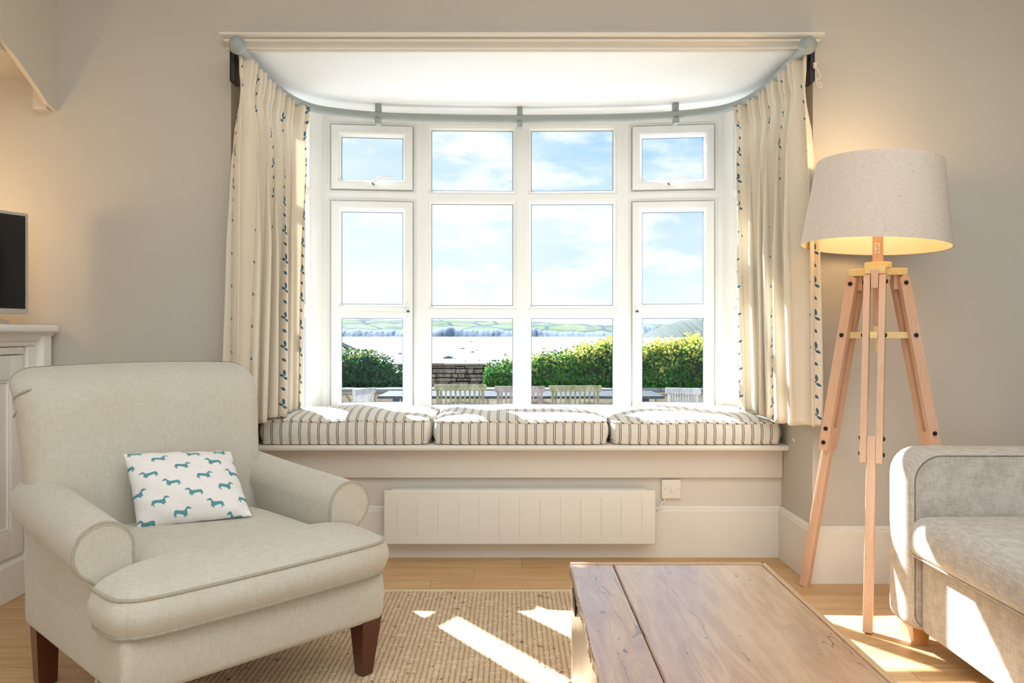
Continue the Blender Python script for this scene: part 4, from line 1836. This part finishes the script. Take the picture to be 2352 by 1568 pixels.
for k in range(2):
    y0_, y1_ = CY0 + 0.004 + k * dw, CY0 + (k + 1) * dw - 0.004
    b = B()
    b.rbox(CXF - 0.0195, CXF, y0_, y1_, 0.926, 0.952, 0.001)
    lset(b.build('rail', CABM), cab)
    b = B()
    zt, zb_ = 0.921, 0.165
    for (a0, a1, c0, c1) in ((y0_, y0_ + 0.075, zb_, zt), (y1_ - 0.075, y1_, zb_, zt), (y0_ + 0.075, y1_ - 0.075, zt - 0.09, zt), (y0_ + 0.075, y1_ - 0.075, zb_, zb_ + 0.1)):
        b.rbox(CXF - 0.0195, CXF - 0.001, a0, a1, c0, c1, 0.0012)
    b.rbox(CXF - 0.0195, CXF - 0.011, y0_ + 0.07, y1_ - 0.07, zb_ + 0.09, zt - 0.08, 0.001)
    for (a0, a1, c0, c1) in ((y0_ + 0.075, y0_ + 0.087, zb_ + 0.1, zt - 0.09), (y1_ - 0.087, y1_ - 0.075, zb_ + 0.1, zt - 0.09), (y0_ + 0.087, y1_ - 0.087, zt - 0.102, zt - 0.09), (y0_ + 0.087, y1_ - 0.087, zb_ + 0.1, zb_ + 0.112)):
        b.rbox(CXF - 0.013, CXF - 0.005, a0, a1, c0, c1, 0.003)
    do = lset(b.build('door', CABM), cab)
    b = B()
    ky = y1_ - 0.04 if k == 0 else y0_ + 0.04
    b.lathe([(0, 0.028), (0.012, 0.026), (0.016, 0.018), (0.012, 0.010), (0.006, 0.005), (0.006, -0.002), (0, -0.002)], 16, Matrix.Translation((CXF - 0.001, ky, 0.62)) @ Matrix.Rotation(PI / 2, 4, 'Y'))
    ko = b.build('knob', CABM)
    ko.parent = do
    ko.matrix_parent_inverse = Matrix.Identity(4)

tv = thing('television', (-1.98, 2.75, 1.038), 'flat silver-framed television standing on the white cabinet', 'television')
vr = Vector((-1.848, 2.998, 0))
tdir = Vector((-0.052, -0.106, 0)).normalized()
tw, tz0, tz1 = 0.655, 1.0765, 1.462
tn = Vector((-tdir.y, tdir.x, 0))
if tn.x < 0:
    tn = -tn
TM = Matrix(((tdir.x, tn.x, 0, vr.x), (tdir.y, tn.y, 0, vr.y), (0, 0, 1, 0), (0, 0, 0, 1)))   # (along, out, z)
b = B()
b.rbox(0, tw, -0.035, 0.0, tz0, tz1, 0.006, 3, M=TM)
lset(b.build('case', SILVER), tv)
b = B()
b.rbox(0.014, tw - 0.014, -0.001, 0.0012, tz0 + 0.021, tz1 - 0.012, 0.0005, 1, M=TM)
lset(b.build('screen', SCREEN), tv)
b = B()
for q in (0.13, tw - 0.13):
    b = B()
    b.tube([TM @ Vector((q, -0.018, tz0 + 0.004)), TM @ Vector((q, 0.035, 1.052)), TM @ Vector((q, 0.095, 1.0425))], 0.005, 8)
    b.tube([TM @ Vector((q, 0.035, 1.052)), TM @ Vector((q, -0.018, tz0 + 0.004)), TM @ Vector((q, -0.06, 1.052)), TM @ Vector((q, -0.11, 1.0425))], 0.005, 8)
    lset(b.build('stand_foot', SILVER), tv)
# small table lamp lighting the alcove
al = thing('table_lamp', (-2.22, 2.72, 1.037), 'small warm lamp glowing on the cabinet behind the television', 'lamp')
b = B()
b.lathe([(0, 1.0375), (0.05, 1.0375), (0.05, 1.05), (0.015, 1.06), (0.012, 1.20), (0.03, 1.22), (0, 1.23)], 20, Matrix.Translation((-2.22, 2.72, 0)))
lset(b.build('base', CABM), al)
b = B()
b.lathe([(0.10, 1.22), (0.065, 1.38)], 28, Matrix.Translation((-2.22, 2.72, 0)))
lset(b.build('lamp_shade', SHADEM), al)
pl = bpy.data.lights.new('alcove_bulb_light', 'POINT')
pl.energy = 4.0
pl.color = (1.0, 0.68, 0.36)
pl.shadow_soft_size = 0.05
plo = bpy.data.objects.new('alcove_bulb_light', pl)
COL.objects.link(plo)
plo.location = (-2.22, 2.72, 1.42)

# ------------------------------------------------------------------ outside: terrace, walls, hedges
TG = -0.42
b = B()
b.box(-14, 16, 4.3, 10.75, TG - 0.3, TG)
struct(b.build('terrace', TERRACE, smooth=False))
b = B()
b.box(-14, 16, 10.75, 13.5, TG - 0.3, 0.16)
struct(b.build('garden_bed', simple('soil', lin(96, 84, 66), 1.0), smooth=False))
# low retaining wall with coping
lw = thing('low_garden_wall', (0, 10.6, TG), 'low rough stone wall with pale coping across the terrace', 'wall')
b = B()
b.box(-12, 14, 10.55, 10.80, TG, 0.225)
lset(b.build('stonework', mat_stone('low_wall_stone', lin(176, 158, 130), lin(206, 190, 160), lin(150, 128, 100), 0.5, 0.13, lin(140, 124, 104)), smooth=False), lw)
b = B()
for k in range(26):
    x0_ = -12 + k * 1.0
    b.rbox(x0_ + 0.004, x0_ + 0.996, 10.50, 10.85, 0.226, 0.270, 0.012, 2)
lset(b.build('coping', COPING), lw)
gw = thing('dry_stone_wall', (0, 12.1, 0.16), 'dark dry stone wall between the ivy and the hedge', 'wall')
b = B()
rnd = random.Random(8)
NXW = 160
b.box(-1.9, 1.6, 12.29, 12.60, 0.161, 0.51)
lset(b.build('core', CORE, smooth=False), gw)
zc_ = 0.162
b = B()
while zc_ < 0.505:
    hh_ = rnd.uniform(0.035, 0.085)
    if zc_ + hh_ > 0.50: hh_ = 0.514 - zc_
    xx_ = -1.9
    while xx_ < 1.6:
        ww_ = rnd.uniform(0.07, 0.42)
        pr_ = rnd.uniform(0.0, 0.05)
        b.rbox(xx_ + 0.004, xx_ + ww_ - 0.004, 12.2 - pr_, 12.28, zc_ + rnd.uniform(0.0, 0.012), zc_ + hh_ - rnd.uniform(0.0, 0.016), 0.014, 2)
        xx_ += ww_
    zc_ += hh_
lset(b.build('stones', mat_weather('wall_stones', lin(122, 108, 98), lin(178, 164, 148), lin(78, 68, 62))), gw)
b = B()
xx_ = -1.9
while xx_ < 1.6:
    ww_ = rnd.uniform(0.3, 0.6)
    b.rbox(xx_ + 0.003, xx_ + ww_ - 0.003, 12.14, 12.62, 0.515, 0.554 + rnd.uniform(-0.006, 0.008), 0.012, 2)
    xx_ += ww_
lset(b.build('coping', mat_weather('coping_stones', lin(150, 144, 136), lin(132, 126, 118), lin(112, 106, 98))), gw)


def leaves(name, label, cat, sampler, count, size, mat, core=None, seed=1, shape='ivy', parent_core=True):
    """a plant: every leaf a small folded blade, in one mesh"""
    rn = np.random.RandomState(seed)
    V = []
    Fc = []
    UV = []
    for i in range(count):
        p, nrm = sampler(rn)
        s = size * rn.uniform(0.6, 1.3)
        d = rn.normal(size=3)
        nv = np.array(nrm) + rn.normal(size=3) * 0.55
        nv /= np.linalg.norm(nv)
        t = np.cross(nv, d)
        t /= np.linalg.norm(t)
        q = np.cross(nv, t)
        p = np.array(p)
        o = len(V)
        fold = nv * s * 0.12
        V += [p - t * s * 0.55, p + q * s * 0.42 - t * s * 0.1 + fold, p + t * s * 0.6, p - q * s * 0.42 - t * s * 0.1 + fold]
        Fc += [(o, o + 1, o + 2), (o, o + 2, o + 3)]
        u, w_ = rn.uniform(), rn.uniform()
        UV += [(u, w_)] * 6
    me = bpy.data.meshes.new(name)
    me.from_pydata([tuple(v) for v in V], [], Fc)
    l = me.uv_layers.new(name='UVMap')
    l.data.foreach_set('uv', np.array(UV).ravel())
    me.update()
    root = thing(name, (0, 0, 0), label, cat)
    lo_ = link_mesh('foliage', me, mat, smooth=False)
    xs = np.array(V)
    c = xs.mean(axis=0)
    root.location = (c[0], c[1], xs[:, 2].min())
    lset(lo_, root)
    if core:
        lset(core.build('branches', CORE if core.mat is None else core.mat, smooth=True, auto=None), root)
    return root


def hedge(name, label, x0, x1, topf, y0, y1, zb_, count, mat, seed, size=0.045):
    ph = np.random.RandomState(seed).uniform(0, 6, 8)

    def top(x):
        return topf(x) + 0.03 * math.sin(x * 5.1 + ph[0]) + 0.022 * math.sin(x * 11 + ph[1]) + 0.015 * math.sin(x * 23 + ph[2])

    def fy(x, z):
        return y0 + 0.05 * math.sin(x * 4 + z * 6 + ph[3]) + 0.035 * math.sin(x * 9 - z * 8 + ph[4])

    def samp(rn):
        x = rn.uniform(x0, x1)
        tz = top(x)
        k = rn.uniform()
        if k < 0.62:
            z = zb_ + (tz - zb_) * rn.uniform(0, 1) ** 0.9
            y = fy(x, z) + rn.uniform(-0.05, 0.10)
            y -= 0.22 * (1 - min(1, (z - zb_) / 0.25))
            rr_ = max(0, (z - (tz - 0.12)) / 0.12)
            y += 0.15 * rr_ * rr_
            return (x, y, z), (0, -1, 0.5)
        if k < 0.93:
            y = rn.uniform(y0 + 0.02, y1)
            z = tz - 0.02 + rn.uniform(-0.06, 0.04) - 0.10 * (abs((y - (y0 + y1) / 2) / ((y1 - y0) / 2)) ** 3)
            return (x, y, z), (0, -0.2, 1)
        y = rn.uniform(y0 + 0.05, y1)
        return (x, y, tz + abs(rn.normal()) * 0.045), (0, -0.4, 1)
    core = B()
    core.mat = None
    NX, NZ = 60, 8
    rows = []
    for j in range(NX + 1):
        x = lerp(x0 + 0.04, x1 - 0.04, j / NX)
        tz = top(x) - 0.07
        rows.append([(x, fy(x, zb_) + 0.09, zb_), (x, fy(x, tz) + 0.10, lerp(zb_, tz, 0.6)), (x, y0 + 0.2, tz - 0.02), (x, (y0 + y1) / 2, tz), (x, y1 - 0.1, tz - 0.05), (x, y1 - 0.03, zb_)])
    core.grid(rows)
    core.add(rows[0], [tuple(range(6))])
    core.add(rows[-1], [tuple(range(5, -1, -1))])
    return leaves(name, label, 'hedge', samp, count, size, mat, core, seed)


def pz(px, py, Y):
    return 1 - (py - 768) / F * Y


def interp_top(pts, Y):
    xs = [(px - 1176) / F * Y for px, py in pts]
    zs = [pz(px, py, Y) for px, py in pts]
    return lambda x: float(np.interp(x, xs, zs))


Yh = 11.3
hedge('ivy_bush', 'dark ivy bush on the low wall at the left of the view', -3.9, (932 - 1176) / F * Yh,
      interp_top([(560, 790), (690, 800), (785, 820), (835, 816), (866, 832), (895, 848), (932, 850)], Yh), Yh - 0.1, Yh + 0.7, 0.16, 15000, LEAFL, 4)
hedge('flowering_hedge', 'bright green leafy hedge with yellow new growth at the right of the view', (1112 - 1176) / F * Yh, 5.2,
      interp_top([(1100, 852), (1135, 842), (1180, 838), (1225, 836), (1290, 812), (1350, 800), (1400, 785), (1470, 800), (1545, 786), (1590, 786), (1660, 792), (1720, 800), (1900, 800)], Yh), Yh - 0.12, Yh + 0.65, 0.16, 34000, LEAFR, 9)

# slender tree seen through the left side light
def tsamp(rn):
    while True:
        p = rn.uniform(-1, 1, 3)
        if np.dot(p, p) < 1: break
    return (-2.78 + p[0] * 0.62, 9.0 + p[1] * 0.7, 2.35 + p[2] * 1.45), (rn.normal(), rn.normal(), 1)


tc_ = B()
tc_.mat = BARK
tc_.tube(spl([(-2.9, 9.0, TG), (-2.86, 9.0, 0.6), (-2.8, 9.0, 1.6), (-2.76, 9.0, 2.9), (-2.78, 9.0, 3.6)], 6), [0.035 - 0.0013 * k for k in range(25)], 8)
for k in range(14):
    a = k * 2.4
    z_ = 1.1 + k * 0.17
    tc_.tube([(-2.8, 9.0, z_), (-2.8 + 0.3 * math.cos(a), 9 + 0.3 * math.sin(a), z_ + 0.15), (-2.8 + 0.5 * math.cos(a), 9 + 0.5 * math.sin(a), z_ + 0.36)], [0.009, 0.006, 0.002], 5)
leaves('young_tree', 'slender pale green tree seen through the left side pane', 'tree', tsamp, 1500, 0.062, LEAFT, tc_, 21)


# ------------------------------------------------------------------ garden furniture
def garden_chair(mat, label, loc, rz, group, w_=0.548):
    root = thing('garden_chair', (0, 0, 0), label, 'garden chair', group)
    hw = w_ / 2

    def prt(name, fn):
        bb = B()
        fn(bb)
        return lset(bb.build(name, mat), root)
    # y' negative = towards the camera: the back faces the house
    rake = 0.09
    prt('top_rail', lambda q: q.rbox(-hw, hw, -0.262, -0.232, 0.838, 0.900, 0.010, 2))
    for sx in (-1, 1):
        prt('back_post', lambda q, sx=sx: q.tube([(sx * (hw - 0.04), -0.245, 0.84), (sx * (hw - 0.04), -0.18, 0.45), (sx * (hw - 0.04), -0.24, 0.0)], 0.018, 6))
        prt('front_leg', lambda q, sx=sx: q.tube([(sx * (hw - 0.04), 0.24, 0.0), (sx * (hw - 0.04), 0.22, 0.62)], 0.018, 6))
        prt('armrest', lambda q, sx=sx: q.rbox(sx * (hw - 0.04) - 0.025, sx * (hw - 0.04) + 0.025, -0.22, 0.26, 0.62, 0.645, 0.006))
    n_s = 9
    for k in range(n_s):
        xs = lerp(-hw + 0.075, hw - 0.075, k / (n_s - 1))
        prt('slat', lambda q, xs=xs: q.tube([(xs, -0.245, 0.845), (xs, -0.185, 0.47)], 0.010, 4))
    prt('lower_rail', lambda q: q.rbox(-hw + 0.04, hw - 0.04, -0.205, -0.175, 0.45, 0.49, 0.004))

    def seat_(q):
        for k in range(7):
            q.rbox(-hw + 0.03, hw - 0.03, -0.17 + k * 0.06, -0.12 + k * 0.06, 0.42, 0.44, 0.004)
    prt('seat', seat_)
    root.location = loc
    root.rotation_euler = (0, 0, rz)
    return root


grp = 'slatted garden chairs on the terrace'
GY = 8.15
garden_chair(TEAK, 'mossy slatted garden chair in front of the dry stone wall', ((1057 - 1176) / F * GY, GY + 0.25, TG), 0, grp)
garden_chair(TEAKP, 'pinkish slatted garden chair behind the central window mullion', ((1194 - 1176) / F * GY, GY + 0.3, TG - 0.02), 0, grp, 0.53)
garden_chair(TEAK, 'mossy slatted garden chair in front of the green hedge', ((1322 - 1176) / F * GY, GY + 0.28, TG - 0.012), 0, grp)
garden_chair(TEAKW, 'bleached white garden chair turned sideways below the ivy bush', (-1.80, 8.45, TG - 0.055), R(66), grp, 0.40)
c_ = garden_chair(TEAKW, 'bleached white garden chair tilted against the table, right of the mossy ones', (1.86, 8.35, TG - 0.07), R(-28), grp, 0.38)
c_.rotation_euler = (R(-8), 0, R(-30))
gt = thing('garden_table', (0.3, 9.1, TG), 'long slatted garden table behind the chair backs on the terrace', 'table')
for k in range(7):
    b = B()
    b.rbox(-1.5, 1.7, 8.72 + k * 0.12, 8.83 + k * 0.12, 0.285, 0.315, 0.005)
    lset(b.build('slat', TABLEOUT), gt)
for px_, py_ in ((-1.3, 8.8), (1.5, 8.8), (-1.3, 9.45), (1.5, 9.45)):
    b = B()
    b.rbox(px_ - 0.035, px_ + 0.035, py_ - 0.035, py_ + 0.035, TG, 0.284, 0.004)
    lset(b.build('leg', TABLEOUT), gt)

# neighbouring roof below
ho_ = thing('neighbour_house', (-9, 33, -6), 'white gabled house with a slate roof behind the ivy bush', 'house')
b = B()
ex, ez, rx_, rz_ = -5.75, 0.26, -9.1, 1.82
ux = 2 * rx_ - ex
b.prism([(ex - 0.35, -14), (ex - 0.35, ez + 0.05), (rx_, rz_ - 0.12), (ux + 0.35, ez + 0.05), (ux + 0.35, -14)], 30.2, 39, axis='y')
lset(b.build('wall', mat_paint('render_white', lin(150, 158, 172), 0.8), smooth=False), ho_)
b = B()
b.prism([(ex, ez - 0.02), (ex, ez + 0.10), (rx_, rz_ + 0.10), (ux, ez + 0.10), (ux, ez - 0.02), (rx_, rz_ - 0.08)], 30.0, 39.3, axis='y')
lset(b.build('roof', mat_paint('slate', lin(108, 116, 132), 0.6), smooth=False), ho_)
for hc in ho_.children:
    for v in hc.data.vertices:
        v.co.x -= (v.co.y - 30) * 0.5
b = B()
b.rbox(-5.98, -5.78, 33, 33.3, -1.0, 0.30, 0.02)
b.rbox(-6.02, -5.74, 32.96, 33.34, 0.22, 0.34, 0.02)
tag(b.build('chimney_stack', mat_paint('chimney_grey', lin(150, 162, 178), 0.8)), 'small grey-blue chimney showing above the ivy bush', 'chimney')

# ------------------------------------------------------------------ estuary and far shore
WZ = -14.0
m = MB('estuary_water')
x, y, z = m.xyz()
st1 = m.noise(1.0, 4, 0.6, stretch=(0.002, 0.02, 1))
rp = m.noise(1.0, 3, 0.6, stretch=(0.15, 0.4, 1))
col = m.mix(st1.smooth(0.4, 0.6), lin(118, 119, 130), lin(134, 126, 128))
WATER = m.out(m.principled(col, 0.35, m.bump(rp, 0.15, 0.3), spec=0.35))
b = B()
b.box(-6000, 6000, 60, 7000, WZ - 1, WZ)
struct(b.build('estuary', WATER, smooth=False))
b = B()
b.add([(-120, 13.5, -0.3), (120, 13.5, -0.3), (150, 62, WZ + 0.2), (-150, 62, WZ + 0.2)], [(0, 1, 2, 3)])
b.box(-120, 120, 13.4, 13.6, -8, 0.1)
struct(b.build('slope', mat_paint('grass_bank', lin(120, 140, 90), 0.9), smooth=False))


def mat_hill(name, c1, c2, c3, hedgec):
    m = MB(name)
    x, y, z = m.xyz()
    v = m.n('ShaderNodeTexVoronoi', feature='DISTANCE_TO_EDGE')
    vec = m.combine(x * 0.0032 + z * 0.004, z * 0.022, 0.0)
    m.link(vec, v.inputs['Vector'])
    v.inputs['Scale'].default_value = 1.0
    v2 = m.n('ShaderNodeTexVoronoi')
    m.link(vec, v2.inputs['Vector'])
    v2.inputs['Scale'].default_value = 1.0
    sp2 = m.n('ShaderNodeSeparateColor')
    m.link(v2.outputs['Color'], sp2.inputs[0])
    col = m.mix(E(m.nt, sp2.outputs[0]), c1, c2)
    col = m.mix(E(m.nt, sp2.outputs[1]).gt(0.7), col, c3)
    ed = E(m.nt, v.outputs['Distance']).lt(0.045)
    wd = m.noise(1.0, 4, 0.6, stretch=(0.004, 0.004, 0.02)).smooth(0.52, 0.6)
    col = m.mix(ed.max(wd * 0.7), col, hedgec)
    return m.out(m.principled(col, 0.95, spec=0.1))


HILL = mat_hill('far_fields', lin(88, 104, 80), lin(102, 110, 88), lin(94, 104, 92), lin(58, 76, 84))  # greyed greens and bluish hedges: distance haze put into the colour
WOODM = mat_paint('far_woods', lin(100, 120, 140), 0.95, 0.0, 0.35)  # bluish tone is distance haze painted into the base colour
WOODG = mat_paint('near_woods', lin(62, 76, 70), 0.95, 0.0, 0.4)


def band(name, Y, D, base_py, pts, mat, nx=260, bumpy=0.0, seed=1, freq=1.0):
    """a ridge at distance Y with its crest through the given points"""
    rn = np.random.RandomState(seed)
    xs = [(px - 1176) / F * Y for px, py in pts]
    zs = [pz(0, py, Y) for px, py in pts]
    b = B()
    zb_ = max(pz(0, base_py, Y), WZ - 2)
    rows = []
    N1 = 6
    amp = bumpy * Y / F
    ph = rn.uniform(0, 6, 12)
    for j in range(nx + 1):
        x = lerp(xs[0], xs[-1], j / nx)
        zc = float(np.interp(x, xs, zs))
        u = x / Y * 60 * freq
        zc += amp * (0.5 * math.sin(u + ph[0]) + 0.35 * math.sin(2.3 * u + ph[1]) + 0.3 * math.sin(5.1 * u + ph[2]) + 0.25 * math.sin(11.7 * u + ph[3]) + 0.2 * rn.normal())
        row = []
        for k in range(N1 + 1):
            t = k / N1
            z_ = lerp(zb_, zc, math.sin(t * PI / 2)) + (amp * 0.25 * rn.normal() if 0 < k < N1 else 0)
            row.append((x, Y + D * t, z_))
        row.append((x, Y + D * 1.6, zb_))
        rows.append(row)
    b.grid(rows)
    return struct(b.build(name, mat, smooth=True, auto=None))


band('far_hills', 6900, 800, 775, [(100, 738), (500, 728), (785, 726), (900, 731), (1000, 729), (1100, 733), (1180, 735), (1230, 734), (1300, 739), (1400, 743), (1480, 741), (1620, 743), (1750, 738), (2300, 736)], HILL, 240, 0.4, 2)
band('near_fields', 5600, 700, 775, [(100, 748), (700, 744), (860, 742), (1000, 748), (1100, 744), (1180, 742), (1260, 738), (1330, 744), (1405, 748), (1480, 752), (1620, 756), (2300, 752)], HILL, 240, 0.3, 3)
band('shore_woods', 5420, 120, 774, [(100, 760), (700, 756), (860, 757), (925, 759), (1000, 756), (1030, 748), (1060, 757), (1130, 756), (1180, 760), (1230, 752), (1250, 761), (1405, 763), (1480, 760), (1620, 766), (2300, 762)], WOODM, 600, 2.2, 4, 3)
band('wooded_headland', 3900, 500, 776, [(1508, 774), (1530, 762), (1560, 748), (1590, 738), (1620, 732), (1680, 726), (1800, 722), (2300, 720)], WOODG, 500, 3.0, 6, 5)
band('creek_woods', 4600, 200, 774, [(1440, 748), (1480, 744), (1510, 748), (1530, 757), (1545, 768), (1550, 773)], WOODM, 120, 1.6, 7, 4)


# boats
def boat(px, py, Lpx, hullc, mast_px, label, name='sailing_boat', cat='boat', cabin=True):
    Yb = (1 - WZ) * F / (py - 768)
    X = (px - 1176) / F * Yb
    s = Lpx / F * Yb
    root = thing(name, (X, Yb, WZ), label, cat)
    b = B()
    rows = []
    for k in range(9):
        t = k / 8
        wv = 0.16 * s * math.sin(PI * (0.12 + 0.80 * t)) ** 0.7 if k < 8 else 0.005
        hz = s * (0.15 + 0.05 * t * t)
        xx = (t - 0.5) * s
        rows.append([(xx, -wv, hz), (xx * 0.94, -wv * 0.6, 0.03 * s), (xx * 0.92, 0, 0), (xx * 0.94, wv * 0.6, 0.03 * s), (xx, wv, hz), (xx, 0, hz + 0.01 * s)])
    b.grid(rows, wrap=True)
    b.add(rows[0], [tuple(range(6))])
    b.v = [(v[0] + X, v[1] + Yb, v[2] + WZ) for v in b.v]
    lset(b.build('hull', hullc), root)
    if cabin:
        b = B()
        b.rbox(X - 0.15 * s, X + 0.18 * s, Yb - 0.07 * s, Yb + 0.07 * s, WZ + 0.15 * s, WZ + 0.26 * s, 0.02 * s)
        lset(b.build('cabin', hullc), root)
    if mast_px:
        b = B()
        b.tube([(X, Yb, WZ + 0.1 * s), (X, Yb, WZ + mast_px / F * Yb)], 0.022 * s * 0.6, 6)
        lset(b.build('mast', simple('mast_grey', lin(150, 150, 160), 0.5)), root)


HB = simple('hull_blue', lin(96, 118, 158), 0.4)
HD = simple('hull_dark', lin(84, 78, 96), 0.5)
boat(1029, 823, 22, HB, 18, 'blue-hulled sailing boat with a thin mast on the mudflat')
boat(1026, 836, 11, HD, 0, 'squat dark boat nearest the stone wall', 'small_boat')
boat(1085, 809, 9, HD, 30, 'dark sailing boat with a tall mast out on the estuary')
boat(1062, 801, 10, HD, 0, 'small dark dinghy left of the tall mast', 'small_boat', cabin=False)
boat(919, 813, 10, HD, 8, 'dark boat beside the left casement frame')
boat(1082, 784, 7, HD, 0, 'tiny distant boat far out above the tall mast', 'small_boat', cabin=False)
boat(1290, 808, 8, HD, 10, 'small boat half hidden by the top of the green hedge')
for (px, py, lab) in ((1044, 824, 'dark mooring buoy right of the blue boat'), (1069, 830, 'dark mooring buoy above the stone wall, left one'), (1100, 828, 'dark mooring buoy above the ivy end, right one'),
                      (1096, 804, 'dark mooring buoy right of the tall mast'), (1037, 837, 'dark mooring buoy beside the squat dark boat')):
    Yb = (1 - WZ) * F / (py - 768)
    r_ = 1.5 / F * Yb
    b = B()
    b.lathe([(0.001, r_)] + [(r_ * math.sin(a), r_ * math.cos(a)) for a in [PI * k / 10 for k in range(1, 10)]] + [(0.001, -r_)], 14, Matrix.Translation(((px - 1176) / F * Yb, Yb, WZ + r_ * 0.6)))
    tag(b.build('mooring_buoy', HD), lab, 'buoy', 'mooring buoys on the estuary')
